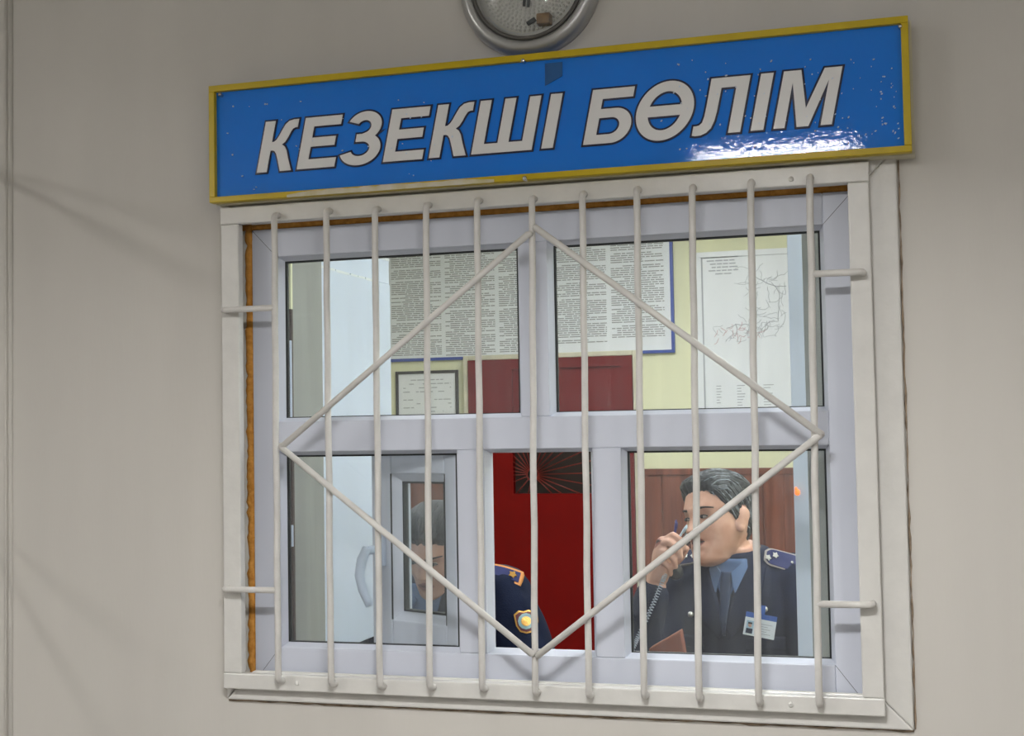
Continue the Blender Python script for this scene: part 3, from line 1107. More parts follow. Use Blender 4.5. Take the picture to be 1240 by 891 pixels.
# map sheet
mp_ = empty('wall_map', (bw(905, 400).x, BYW, bw(905, 520).z))
tag(mp_, 'pale map poster in plastic on the yellow wall seen through upper right pane', 'map')
mx0, mx1, mz0, mz1 = bw(843.5, 400).x, bw(985, 400).x, bw(900, 520).z, bw(900, 303).z
q = MB()
q.box(mx0, mx1, BYW - .008, BYW - .002, mz0, mz1)
q.build('sheet', M['paper'], mp_)
q = MB()
for a in ((bw(851, 400).x, bw(852, 400).x + .004, mz0 + .03, mz1 - .03), (bw(851, 400).x, mx1 - .03, mz1 - .036, mz1 - .032)):
    q.box(a[0], a[1], BYW - .0092, BYW - .0082, a[2], a[3])
for row, (p0, p1) in enumerate(((852, 892), (856, 890), (860, 892), (862, 890), (858, 892), (866, 884))):
    z_ = bw(870, 311 + row * 4.0).z
    x = bw(p0, 320).x
    while x < bw(p1, 320).x:
        w_ = rng.uniform(.02, .05)
        q.box(x, x + w_, BYW - .0092, BYW - .0082, z_ - .007, z_)
        x += w_ + .006
for row in range(9):
    z_ = bw(905, 466 + row * 3.4).z
    for (p0, p1) in ((868, 876), (893, 903), (925, 938)):
        if rng.random() < .7:
            q.box(bw(p0, 480).x, bw(p1 - rng.uniform(0, 5), 480).x, BYW - .0092, BYW - .0082, z_ - .005, z_)
q.build('print', M['ink_pale'], mp_)


def squiggle(mb, px, py, ang, nseg, step, wob, r_, lim=None):
    pts = []
    for k in range(nseg):
        p = bw(px, py)
        pts.append((p.x, BYW - .0088, p.z))
        ang += rng.uniform(-wob, wob)
        px += step * math.cos(ang)
        py += step * math.sin(ang)
    if len(pts) > 1:
        mb.tube(pts, r_, 4)


q = MB()
for k in range(46):
    px, py = rng.uniform(905, 958), rng.uniform(325, 400)
    squiggle(q, px, py, rng.uniform(0, 6.28), rng.randint(5, 11), 2.2, .5, .0012)
for k in range(40):
    px = rng.uniform(862, 950)
    py = 404 + rng.gauss(0, 5) - max(0, px - 910) * .35
    squiggle(q, px, py, rng.uniform(0, 6.28), rng.randint(5, 9), 1.8, .6, .0012)
squiggle(q, 906, 330, .25, 24, 2.2, .22, .002)
squiggle(q, 934, 342, .9, 24, 2.2, .3, .0018)
squiggle(q, 880, 398, -.9, 16, 2.2, .5, .002)
q.build('road_lines', M['ink_pale'], mp_)
q = MB()
for k in range(22):
    squiggle(q, rng.uniform(868, 925), rng.uniform(396, 410), rng.uniform(0, 6.28), 7, 1.6, .7, .0015)
q.build('red_lines', M['ink_red'], mp_)
# framed certificate
cx0, cx1, cz0, cz1 = bw(480.5, 480).x, bw(556, 480).x, bw(515, 508.5).z, bw(515, 449).z
ct = empty('certificate', ((cx0 + cx1) / 2, BYW, cz0))
tag(ct, 'small framed certificate with dark frame on the yellow wall left of the red door', 'picture')
q = MB()
fw = .017
for a in ((cx0, cx0 + fw, cz0, cz1), (cx1 - fw, cx1, cz0, cz1), (cx0 + fw, cx1 - fw, cz0, cz0 + fw), (cx0 + fw, cx1 - fw, cz1 - fw, cz1)):
    q.box(a[0], a[1], BYW - .022, BYW - .001, a[2], a[3])
q.build('frame', M['black_frame'], ct, bevel=.002)
q = MB()
q.box(cx0 + fw, cx1 - fw, BYW - .010, BYW - .002, cz0 + fw, cz1 - fw)
q.build('sheet', M['paper'], ct)
q = MB()
for row in range(9):
    z_ = cz1 - fw - .035 - row * .024
    xa = cx0 + fw + (.03 if row not in (0, 8) else .08)
    xb = cx1 - fw - (.03 if row not in (0, 8) else .08)
    x = xa
    while x < xb:
        w_ = rng.uniform(.015, .05)
        if rng.random() < (.9 if row in (0, 1) else .35):
            q.box(x, min(x + w_, xb), BYW - .0112, BYW - .0102, z_ - .006, z_)
        x += w_ + .008
q.build('print', M['ink_pale'], ct)

#SECTION people
# ------------------------------------------------------------------ people
PROF = [(-.122, .004, .060, -.035), (-.117, .022, .076, -.015), (-.108, .036, .083, .010), (-.095, .0425, .0865, .032), (-.075, .0530, .0865, .055), (-.05, .0620, .0865, .078), (-.025, .070, .0865, .092),
        (0, .0735, .0875, .099), (.025, .0755, .0900, .102), (.05, .0745, .0875, .100), (.075, .068, .078, .091), (.095, .055, .061, .073), (.108, .038, .041, .052), (.116, .02, .02, .028), (.119, .004, .004, .006)]
_pz = np.array([p[0] for p in PROF])
_grad = {}


def smooth_interp(z, col):
    ys = np.array([p[col] for p in PROF])
    # cubic Hermite
    i = int(np.clip(np.searchsorted(_pz, z) - 1, 0, len(_pz) - 2))
    x0, x1 = _pz[i], _pz[i + 1]
    t = (z - x0) / (x1 - x0)
    if col not in _grad:
        _grad[col] = np.gradient(ys, _pz)
    d = _grad[col]
    h = x1 - x0
    return float((2 * t**3 - 3 * t**2 + 1) * ys[i] + (t**3 - 2 * t**2 + t) * h * d[i] + (-2 * t**3 + 3 * t**2) * ys[i + 1] + (t**3 - t**2) * h * d[i + 1])


def gau(x, s):
    return math.exp(-.5 * (x / s)**2)


def head_pt(z, a, feat=True, gape=0.0, mz=0.0):
    """surface point of a head; z height, a azimuth from the face (front = 0, person's left positive)"""
    w_ = max(.002, smooth_interp(z, 1))
    f_ = smooth_interp(z, 2)
    b_ = smooth_interp(z, 3)
    ca, sa = math.cos(a), math.sin(a)
    mid = (f_ - b_) / 2            # centre along forward axis
    half = max(.003, (f_ + b_) / 2)
    e = 2.25
    r = (abs(sa / w_)**e + abs(ca / half)**e)**(-1 / e)
    x = r * sa
    y = -(mid + r * ca)
    if feat and ca > -.2:
        fr_ = max(0, min(1, (ca + .1) / .5))
        d = 0
        # nose
        if -.050 < z < .03:
            t = (.024 - z) / .058       # 0 bridge .. 1 tip
            t = max(0, min(1.12, t))
            pr = .004 + .020 * t**1.3
            if t > 1:
                pr *= max(0, 1 - (t - 1) / .12)
            d += pr * gau(x, .0075 + .0055 * t)
            d += .006 * (gau(x - .013, .006) + gau(x + .013, .006)) * gau(z + .032, .007)
        d += .0055 * gau(z - .026, .010) * (gau(abs(x) - .03, .02))          # brow
        d -= .0085 * gau(z - .004, .010) * gau(abs(x) - .031, .013)          # sockets
        d += .0045 * gau(z + .026, .016) * gau(abs(x) - .047, .016)          # cheekbones
        d -= .003 * gau(z + .058, .014) * gau(abs(x) - .045, .012)           # cheek hollow
        zc, z = z, z - mz
        d += .0058 * gau(z + .060, .0055) * gau(x, .017)                     # upper lip
        d += .0058 * gau(z + .0735 + gape, .006) * gau(x, .016)              # lower lip
        d -= (.005 + gape * .6) * gau(z + .0665 + gape * .5, .0032 + gape * .35) * gau(x, .018)
        d -= .003 * gau(z + .086 + gape, .006) * gau(x, .02)
        z = zc
        d += .005 * gau(z + .105, .010) * gau(x, .018)                       # chin
        y -= d * fr_
    return Vector((x, y, z))


def head_grid(nu=120, nv=90, feat=True, gape=0.0, mz=0.0):
    rows = []
    for j in range(nv + 1):
        z = -.122 + .241 * (0.5 - 0.5 * math.cos(PI * j / nv))
        rows.append([head_pt(z, 2 * PI * i / nu - PI, feat, gape, mz) for i in range(nu)])
    return rows


def frame_mat(pos, yaw, pitch=0, roll=0, scale=1.0):
    """yaw: 0 faces -y, positive turns towards -x (the viewer's left); pitch positive looks down"""
    Rz = Matrix.Rotation(-yaw, 4, 'Z')
    Rx = Matrix.Rotation(pitch, 4, 'X')
    Ry = Matrix.Rotation(roll, 4, 'Y')
    return Matrix.Translation(pos) @ Rz @ Rx @ Ry @ Matrix.Scale(scale, 4)


def add_head(mb, HM, gape=0.0, mz=0.0):
    rows = head_grid(gape=gape, mz=mz)
    vr = []
    for r in rows:
        vr.append([mb.bm.verts.new(HM @ p) for p in r])
    nu = len(vr[0])
    for a, b in zip(vr, vr[1:]):
        for i in range(nu):
            mb.bm.faces.new([a[i], a[(i + 1) % nu], b[(i + 1) % nu], b[i]])
    mb.bm.faces.new(vr[0][::-1])
    mb.bm.faces.new(vr[-1])
    M3 = HM.to_3x3()
    for s in (-1, 1):
        ER = M3 @ Matrix.Rotation(s * R(-18), 3, 'Z') @ Matrix.Rotation(R(-12), 3, 'X')
        mb.sphere(HM @ Vector((s * .076, .012, -.008)), (.0085, .019, .031), 18, 12, ER)
        mb.sphere(HM @ Vector((s * .080, .016, .004)), (.0075, .018, .022), 18, 12, ER)
        mb.sphere(HM @ Vector((s * .077, .006, -.030)), (.007, .010, .011), 14, 10, ER)


def ring_loft(mb, rings, T, n=40, e=2.3):
    """rings (z, halfwidth, halfdepth, yoff) in the torso frame"""
    rows = []
    for (z, w_, d_, yo) in rings:
        row = []
        for k in range(n):
            a = 2 * PI * k / n
            ca, sa = math.cos(a), math.sin(a)
            r = (abs(ca)**e + abs(sa)**e)**(-1 / e)
            row.append(mb.bm.verts.new(T @ Vector((w_ * r * ca, yo + d_ * r * sa, z))))
        rows.append(row)
    for a, b in zip(rows, rows[1:]):
        for i in range(n):
            mb.bm.faces.new([a[i], a[(i + 1) % n], b[(i + 1) % n], b[i]])
    mb.bm.faces.new(rows[0][::-1])
    mb.bm.faces.new(rows[-1])


def dense(rings, k=5):
    out = []
    for a, b in zip(rings, rings[1:]):
        for i in range(k):
            t = i / k
            out.append(tuple(a[j] * (1 - t) + b[j] * t for j in range(4)))
    out.append(rings[-1])
    return out


TORSO = [(-.02, .17, .13, .01), (.10, .165, .125, .01), (.25, .168, .12, .0), (.38, .185, .125, -.005), (.47, .198, .122, 0), (.525, .195, .105, .008), (.56, .165, .088, .012), (.585, .115, .075, .014), (.605, .075, .066, .012), (.63, .060, .060, .008)]
JACK = [(.00, .195, .155, .01), (.10, .190, .150, .008), (.25, .190, .143, 0), (.38, .205, .146, -.006), (.47, .214, .140, 0), (.525, .212, .120, .008), (.562, .194, .102, .012), (.586, .142, .088, .014), (.606, .092, .080, .012), (.618, .080, .075, .010)]


def hair_shell(HM, line, thick, extra, name, mt, parent, seed=0, ridge=.0022, n_strand=420, grey=.0, sweep=0):
    """hair over the skull: line(az) lowest height of the hair, thick metres, extra(z, az) more thickness"""
    nu, nv = 220, 90
    mb = MB()
    grid = []
    for j in range(nv + 1):
        z = -.105 + .2235 * (0.5 - 0.5 * math.cos(PI * min(1, j / nv * 1.0)))
        row = []
        for i in range(nu):
            a = 2 * PI * i / nu - PI
            p = head_pt(z, a, False)
            m_ = (z - line(a)) / .016
            jag = noise.noise(Vector((a * 9, seed, z * 20))) * .35
            t = max(0, min(1, m_ + jag))
            t = t * t * (3 - 2 * t)
            n_ = Vector((p.x * 1.15, p.y, max(0, p.z) * 1.1 + .0)).normalized()
            rd = noise.noise(Vector((a * 16 + p.z * 14, z * 6, seed))) + .6 * noise.noise(Vector((a * 38 + p.z * 30, z * 9, seed + 5)))
            off = -.006 + t * (thick + .006 + extra(z, a) + ridge * rd)
            row.append((HM @ (p + n_ * off), m_))
        grid.append(row)
    V = [[mb.bm.verts.new(p[0]) for p in row] for row in grid]
    for j in range(nv):
        for i in range(nu):
            i2 = (i + 1) % nu
            if max(grid[j][i][1], grid[j][i2][1], grid[j + 1][i][1], grid[j + 1][i2][1]) > -.6:
                mb.bm.faces.new([V[j][i], V[j][i2], V[j + 1][i2], V[j + 1][i]])
    if True:
        mb.bm.faces.new(V[-1])
    for v in [v for v in mb.bm.verts if not v.link_faces]:
        mb.bm.verts.remove(v)
    mb.bm.normal_update()
    tree = BVHTree.FromBMesh(mb.bm)
    rg = random.Random(seed)
    M3 = HM.to_3x3()
    for k in range(n_strand):
        path = []
        if k % 3 < 2:      # combed back over the top
            x, y = rg.uniform(-.066, .066), rg.uniform(-.105, .03)
            dx = rg.uniform(-.10, .10) + sweep
            for j in range(9):
                h_ = tree.ray_cast(HM @ Vector((x, y, .3)), M3 @ Vector((0, 0, -1)), .32)
                if h_[0] is not None and (HM.inverted() @ h_[0]).z > .045:
                    path.append(h_[0] + M3 @ Vector((0, 0, rg.uniform(-.0004, .0022))))
                y += .010
                x += .010 * dx
        else:              # down and back at the sides
            s = rg.choice((-1, 1))
            y, z = rg.uniform(-.07, .07), rg.uniform(.0, .085)
            for j in range(7):
                h_ = tree.ray_cast(HM @ Vector((s * .3, y, z)), M3 @ Vector((-s, 0, 0)), .32)
                if h_[0] is not None and z > line(math.atan2(s * .07, -y)) + .004:
                    path.append(h_[0] + M3 @ Vector((s * rg.uniform(-.0004, .0016), 0, 0)))
                y += .0055
                z -= .0075
        if len(path) > 3 and max((a - b).length for a, b in zip(path, path[1:])) < .03:
            mb.mi = 1 if rg.random() < grey else 0
            mb.tube(path, [.0006 + .0014 * math.sin(PI * (i + .6) / (len(path) + .2)) for i in range(len(path))], 5)
    return mb.build(name, [mt, M['hair_streak']], parent, smooth=True)


def eyes(HM, parent, gaze=0.0):
    for s in (-1, 1):
        c = HM @ Vector((s * .031, -.0765, .0035))
        M3 = HM.to_3x3()
        q = MB()
        q.sphere(c, (.0130, .0072, .0043), 18, 12, M3)
        e = q.build('eye', M['eye_white'], parent, smooth=True)
        q = MB()
        ic = HM @ Vector((s * .031 + gaze, -.0822, .0035))
        q.sphere(ic, (.0056, .003, .0043), 14, 10, M3)
        q.build('iris', M['iris'], e, smooth=True)
        # upper lid and lash line
        q = MB()
        pts = [HM @ Vector((s * .031 + dx, -.0832 + abs(dx) * .22 + dx * s * .12, .0035 + .0046 - (dx / .0145)**2 * .0040)) for dx in (-.0145, -.009, -.003, .003, .009, .0145)]
        q.tube(pts, .0016, 8)
        q.build('lash_line', M['brow'], parent, smooth=True)
        q = MB()
        pts, rr = [], []
        for t in np.linspace(0, 1, 9):
            xx = s * (.013 + .037 * t)
            zz = .0235 + .0065 * math.sin(t * PI * .7) - .004 * t
            p = head_pt(zz, math.atan2(xx, .085))
            # find surface point with matching x
            p = Vector((xx, p.y + 0.0, zz))
            a = math.asin(max(-1, min(1, xx / .078)))
            p2 = head_pt(zz, a)
            pts.append(HM @ Vector((p2.x, p2.y - .0005, zz)))
            rr.append(.0034 * (1 - .55 * t))
        q.tube(pts, rr, 8)
        q.build('eyebrow', M['brow'], parent, smooth=True)


class Surface:
    def __init__(s, me, T):
        bm = bmesh.new()
        bm.from_mesh(me)
        s.tree = BVHTree.FromBMesh(bm)
        bm.free()
        s.T = T
        s.f = (T.to_3x3() @ Vector((0, -1, 0))).normalized()
        s.u = (T.to_3x3() @ Vector((0, 0, 1))).normalized()

    def front(s, x, z, off=0.0):
        o = s.T @ Vector((x, -.6, z))
        h = s.tree.ray_cast(o, -s.f, 2.0)
        if h[0] is None:
            return s.T @ Vector((x, -.1, z)) + s.f * off
        return h[0] + s.f * off

    def top(s, x, y, off=0.0):
        o = s.T @ Vector((x, y, 1.0))
        h = s.tree.ray_cast(o, -s.u, 2.0)
        if h[0] is None:
            return s.T @ Vector((x, y, .55)) + s.u * off
        return h[0] + s.u * off

    def strip(s, mb, left, right, n, m, off, thick):
        """quad patch between two edge polylines [(x,z)..] laid on the front"""
        def samp(pl, t):
            f = t * (len(pl) - 1)
            i = min(int(f), len(pl) - 2)
            g = f - i
            return (pl[i][0] * (1 - g) + pl[i + 1][0] * g, pl[i][1] * (1 - g) + pl[i + 1][1] * g)
        A, B = [], []
        for j in range(n + 1):
            l, r = samp(left, j / n), samp(right, j / n)
            ra, rb = [], []
            for i in range(m + 1):
                t = i / m
                x, z = l[0] * (1 - t) + r[0] * t, l[1] * (1 - t) + r[1] * t
                p = s.front(x, z)
                ra.append(mb.bm.verts.new(p + s.f * (off + thick)))
                rb.append(mb.bm.verts.new(p + s.f * (off - .004)))
            A.append(ra)
            B.append(rb)
        solid(mb, A, B)


def solid(mb, A, B):
    n, m_ = len(A) - 1, len(A[0]) - 1
    for j in range(n):
        for i in range(m_):
            for G, fl in ((A, 0), (B, 1)):
                v = [G[j][i], G[j][i + 1], G[j + 1][i + 1], G[j + 1][i]]
                f = mb.bm.faces.new(v if not fl else v[::-1])
                f.material_index = mb.mi
    for j in range(n):
        mb.bm.faces.new([A[j][0], A[j + 1][0], B[j + 1][0], B[j][0]]).material_index = mb.mi
        mb.bm.faces.new([A[j][m_], B[j][m_], B[j + 1][m_], A[j + 1][m_]]).material_index = mb.mi
    for i in range(m_):
        mb.bm.faces.new([A[0][i], B[0][i], B[0][i + 1], A[0][i + 1]]).material_index = mb.mi
        mb.bm.faces.new([A[n][i], A[n][i + 1], B[n][i + 1], B[n][i]]).material_index = mb.mi


def epaulette(surf, side, x0, x1, hw0, hw1, y0, jacket, edge, badge, tilt=0.0, ends=None):
    """stiff board on a shoulder from near the neck (x0) out to the shoulder tip (x1), tipped forward by tilt"""
    R3 = surf.T.to_3x3()
    n = (surf.u * math.cos(tilt) + surf.f * math.sin(tilt)).normalized()
    v = (-surf.f * math.cos(tilt) + surf.u * math.sin(tilt)).normalized()
    c0, c1 = surf.top(side * x0, y0, 0), surf.top(side * x1, y0, 0)

    if ends:
        c0, c1 = ends

    def pt(t, w_, lift):
        c = c0.lerp(c1, t) + n * .006 * math.sin(PI * t)
        return c + v * w_ + n * lift

    def board(name, mt, k, lift, th, deep, parent, ta=0.0, tb=1.0):
        mb = MB()
        A, B = [], []
        N, m_ = 14, 4
        for j in range(N + 1):
            t = ta + (tb - ta) * j / N
            hw = (hw0 + (hw1 - hw0) * t) * k
            if j == 0:
                hw *= .55
            elif j == 1:
                hw *= .9
            A.append([mb.bm.verts.new(pt(t, hw * (2 * i / m_ - 1), lift + th)) for i in range(m_ + 1)])
            B.append([mb.bm.verts.new(pt(t, hw * (2 * i / m_ - 1) * (.86 if deep else 1), lift - deep)) for i in range(m_ + 1)])
        solid(mb, A, B)
        return mb.build(name, mt, parent, bevel=.0008)
    e = board('epaulette', edge, 1.0, .004, .004, .016 if edge is M['grey_braid'] else .006, jacket)
    board('epaulette_cloth', M['navy_epaulette'], .86 if edge is M['grey_braid'] else .70, .008, .0016, .0, e, .05, .94)
    for (t, y_, r_) in badge:
        mb = MB()
        ctr = pt(t, y_, .0105)
        ax_ = (c1 - c0).normalized()
        pts = []
        for k in range(10):
            an = 2 * PI * k / 10
            rr = r_ if k % 2 == 0 else r_ * .6
            pts.append(ctr + ax_ * rr * math.cos(an) + v * rr * math.sin(an))
        mb.prism(pts, n * .003)
        mb.build('rank_star', M['rank_metal'] if edge is M['grey_braid'] else M['brass'], e)
    return e


def build_person(name, label, base, T, HM, arms, hands, gape, neck, legs, sleeves, mz=0.0):
    """one continuous body (head, neck, torso, arms, hands, legs) + jacket"""
    root = empty(name, base)
    tag(root, label, 'person')
    mb = MB()
    ring_loft(mb, dense(TORSO), T)
    add_head(mb, HM, gape, mz)
    mb.limb(neck[0], neck[1], 24)
    for pts, rr in arms:
        mb.limb(pts, rr, 18)
    for pts, rr in hands:
        mb.limb(pts, rr, 12, 4)
    for pts, rr in legs:
        mb.limb(pts, rr, 18)
    body = link('body', remesh(mb.mesh('body'), .0030, 2, .4), root, [M['skin'], M['lips'], M['mouth_in']])
    HI = np.array(HM.inverted())
    me = body.data
    nv_ = len(me.vertices)
    co = np.empty(nv_ * 3)
    me.vertices.foreach_get('co', co)
    co = co.reshape(-1, 3)
    npoly = len(me.polygons)
    ls = np.empty(npoly, dtype=np.int32)
    me.polygons.foreach_get('loop_start', ls)
    li = np.empty(len(me.loops), dtype=np.int32)
    me.loops.foreach_get('vertex_index', li)
    cw_ = (co[li[ls]] + co[li[ls + 2]]) / 2
    c = cw_ @ HI[:3, :3].T + HI[:3, 3]
    mid = -.0665 - gape * .5 + mz
    k = np.clip(1 - (c[:, 0] / .026)**2, 0, 1)
    on = (c[:, 1] < -.06) & (np.abs(c[:, 0]) < .026)
    z = c[:, 2]
    lip = on & (((z > mid) & (z < mid + (.0125 + gape * .4) * k)) | ((z < mid) & (z > mid - (.0135 + gape * .5) * k)))
    inn = on & (np.abs(z - mid) < (.0022 + gape * .42) * k)
    ids = np.zeros(npoly, dtype=np.int32)
    ids[lip] = 1
    ids[inn] = 2
    me.polygons.foreach_set('material_index', ids)
    me.update()
    jb = MB()
    ring_loft(jb, dense(JACK), T)
    for pts, rr in sleeves:
        jb.limb(pts, rr, 20, 8)
    jm = remesh(jb.mesh('jacket'), .006, 6, .5)
    # cloth folds
    n_ = len(jm.vertices)
    co, no = np.empty(n_ * 3), np.empty(n_ * 3)
    jm.vertices.foreach_get('co', co)
    jm.vertices.foreach_get('normal', no)
    co, no = co.reshape(-1, 3), no.reshape(-1, 3)
    nz = np.array([noise.noise(Vector(c) * 9.0) * .005 + noise.noise(Vector((c[0] * 30, c[1] * 30, c[2] * 12))) * .0026 for c in co])
    jm.vertices.foreach_set('co', (co + no * nz[:, None]).ravel())
    jm.update()
    jacket = link('jacket', jm, root, M['navy'])
    return root, body, jacket, Surface(jm, T)


def mid_arm(a, b, t):
    return Vector(a).lerp(Vector(b), t)


# ---- officer on the telephone (right)
yaw_t = R(8)
T1 = frame_mat((0.868, 1.285, 0.560), yaw_t, R(9))
H1 = frame_mat((0.8175, 1.165, 1.249), R(40), R(-4), R(-10), 1.0)
shR, shL = T1 @ Vector((-.172, .008, .530)), T1 @ Vector((.172, .008, .530))
elR, wrR = Vector((.600, 1.010, .835)), at(793, 712, 1.0)
elL, wrL = Vector((1.115, 1.05, .83)), Vector((.95, .91, .80))
nb_ = T1 @ Vector((0, .012, .56))
neck1 = ([nb_, nb_.lerp(H1 @ Vector((0, .02, -.06)), .6), H1 @ Vector((0, .022, -.03))], [.064, .055, .053])
arms1 = [([shR, elR, wrR], [.058, .043, .030]), ([shL, elL, wrL], [.058, .043, .029])]
# right hand round the handset
h = []
y0 = 1.0
pk = [at(795, 700, 1.0), at(802, 684, .998), at(805, 668, .995)]
h.append((pk, [.027, .030, .027]))
h.append(([at(797, 690, .99), at(800, 672, .985), at(803, 657, .985)], [.020, .022, .018]))
h.append(([at(800, 700, 1.01), at(806, 684, 1.01), at(808, 668, 1.005)], [.020, .020, .016]))
h.append(([at(806, 654, .985), at(815, 648, .972), at(824, 654, .962), at(829, 664, .964)], [.0105, .0098, .009, .0078]))
h.append(([at(801, 658, .980), at(811, 656, .962), at(821, 664, .953), at(824, 675, .958)], [.0108, .010, .0092, .0078]))
h.append(([at(798, 668, .978), at(807, 668, .958), at(816, 677, .952), at(818, 686, .958)], [.0102, .0096, .0088, .0075]))
h.append(([at(796, 679, .980), at(804, 680, .962), at(811, 687, .957), at(812, 695, .962)], [.0092, .0085, .0078, .0068]))
h.append(([at(804, 692, 1.015), at(815, 684, 1.032), at(824, 675, 1.034), at(831, 664, 1.028)], [.0125, .0115, .0102, .0085]))
# left hand resting on the desk
dl = (wrL - elL).normalized()
sd = dl.cross(Vector((0, 0, 1))).normalized()
h.append(([wrL, wrL + dl * .045 - Vector((0, 0, .006)), wrL + dl * .085 - Vector((0, 0, .012))], [.027, .031, .026]))
for k in range(4):
    s0 = wrL + dl * .09 + sd * (-.028 + .019 * k) - Vector((0, 0, .012))
    ln = (.078, .085, .080, .062)[k]
    h.append(([s0 - dl * .02, s0 + dl * ln * .45 + Vector((0, 0, .004)), s0 + dl * ln * .8 - Vector((0, 0, .006)), s0 + dl * ln - Vector((0, 0, .013))], [.0105, .0095, .0085, .0072]))
h.append(([wrL + dl * .03 - sd * .02, wrL + dl * .065 - sd * .05, wrL + dl * .095 - sd * .056], [.013, .011, .0085]))


def legs_for(T, fy):
    out = []
    for s in (-1, 1):
        hp = T @ Vector((s * .09, -.02, .0))
        kn = Vector((hp.x + s * .05, hp.y - .40, .50))
        an = Vector((kn.x, kn.y + fy, .09))
        out.append(([hp, kn, an], [.085, .060, .042]))
        out.append(([an + Vector((0, .03, -.04)), an + Vector((0, -.08, -.055)), an + Vector((0, -.17, -.062))], [.040, .038, .028]))
    return out


sl1 = [([shR + Vector((.02, 0, -.004)), elR, wrR + (elR - wrR).normalized() * .018], [.086, .062, .043]),
       ([shL + Vector((-.02, 0, -.004)), elL, wrL + (elL - wrL).normalized() * .02], [.086, .064, .043])]
off1, body1, jack1, S1 = build_person('person', 'person in navy uniform with silver buttons holding a black phone handset to the ear', (.868, 1.285, 0), T1, H1, arms1, h, .008, neck1, legs_for(T1, .12), sl1, .011)
eyes(H1, body1, -.003)


def lerp_table(tab, x):
    for (x0, y0_), (x1, y1_) in zip(tab, tab[1:]):
        if x <= x1:
            t = (x - x0) / (x1 - x0)
            return y0_ + (y1_ - y0_) * t
    return tab[-1][1]


def line1(a):
    d = abs(math.degrees(a))
    return lerp_table([(0, .066), (28, .064), (44, .050), (56, .028), (66, .004), (84, -.020), (92, -.012), (98, .022), (112, .022), (122, -.045), (150, -.075), (180, -.08)], d)


def extra1(z, a):
    d = math.degrees(a)
    e = .009 * max(0, min(1, (z - .03) / .05))
    # swept quiff over the forehead, fuller on the person's right
    e += .012 * gau(z - .078, .015) * gau(d + 20, 30)
    if abs(d) > 60 and z < .03:
        e -= .002
    return e


hair_shell(H1, line1, .006, extra1, 'hair', M['hair_grey'], body1, 3, grey=.22, sweep=.35)
# shirt, tie, collar, lapels on the chest
q = MB()
S1.strip(q, [(-.045, .610), (-.036, .57), (-.014, .53), (-.002, .49)], [(.045, .610), (.036, .57), (.014, .53), (.002, .49)], 14, 8, .0, .006)
shirt1 = q.build('shirt_front', M['shirt'], off1, smooth=True)
q = MB()
S1.strip(q, [(-.013, .580), (-.015, .565), (-.014, .53), (-.011, .48), (-.003, .43)], [(.013, .580), (.015, .565), (.014, .53), (.011, .48), (.003, .43)], 14, 4, .004, .006)
q.build('tie', M['tie'], off1, smooth=True)
q = MB()
for s in (-1, 1):
    a = [T1 @ Vector((s * x_, y_, z_)) for x_, y_, z_ in ((.058, .02, .622), (.058, -.035, .620), (.044, -.074, .606), (.014, -.098, .582))]
    b_ = [T1 @ Vector((s * x_, y_, z_)) for x_, y_, z_ in ((.072, .02, .604), (.070, -.045, .590), (.052, -.094, .560), (.025, -.116, .532))]
    A = [[q.bm.verts.new(p.lerp(r_, t)) for t in (0, .5, 1)] for p, r_ in zip(a, b_)]
    B = [[q.bm.verts.new(p.lerp(r_, t) - S1.f * .008) for t in (0, .5, 1)] for p, r_ in zip(a, b_)]
    solid(q, A, B)
bmesh.ops.recalc_face_normals(q.bm, faces=q.bm.faces)
cl = q.build('shirt_collar', M['shirt'], off1, smooth=True, bevel=.001)
md = cl.modifiers.new('sub', 'SUBSURF')
md.levels = md.render_levels = 2
q = MB()
for s in (-1, 1):
    S1.strip(q, [(s * .060, .605), (s * .042, .565), (s * .016, .51), (s * .001, .45)], [(s * .098, .590), (s * .092, .54), (s * .066, .47), (s * .012, .42)], 14, 6, .003, .007)
q.build('lapel', M['navy'], jack1, smooth=True)
for s in (-1, 1):
    q = MB()
    S1.strip(q, [(s * .055, .425), (s * .055, .392)], [(s * .150, .425), (s * .150, .392)], 4, 8, .002, .005)
    q.build('pocket_flap', M['navy'], jack1, smooth=True)
for (px, py) in ((837, 743), (927, 737)):
    p = at(px, py, 1.10)
    d = (p - CAM).normalized()
    hhit = S1.tree.ray_cast(CAM, d, 9)
    c = hhit[0] if hhit[0] is not None else p
    q = MB()
    q.sphere(c + S1.f * .005, .0076, 14, 10)
    tag(q.build('button', M['rank_metal'], jack1, smooth=True), 'round silver button')
epaulette(S1, 1, .088, .215, .024, .028, -.030, jack1, M['grey_braid'], [(.10, -.006, .009), (.24, .006, .009), (.58, 0, .004)], R(48))
epaulette(S1, -1, .088, .205, .022, .026, -.030, jack1, M['grey_braid'], [(.12, 0, .008), (.30, 0, .008)], R(48))

# name badge clipped to the chest
pc = at(904, 756, 1.10)
hh = S1.tree.ray_cast(CAM, (pc - CAM).normalized(), 9)
c = hh[0] + Vector((.04, -.022, .0))*.9
BF = Vector((.12, -1, .12)).normalized()
ux = Vector((1, 0, -.17))
ux = (ux - BF * ux.dot(BF)).normalized()
uz_ = ux.cross(BF).normalized()
if uz_.z < 0:
    uz_ = -uz_
bdg = empty('id_badge', c)
tag(bdg, 'white name badge with blue top clipped to the navy jacket chest', 'badge')


def card(mb, x0, x1, z0, z1, o0, o1):
    P = []
    for zz in (z0, z1):
        for (xx, oo) in ((x0, o1), (x1, o1), (x1, o0), (x0, o0)):
            P.append(c + ux * xx + uz_ * zz + BF * oo)
    mb.hexa(P)


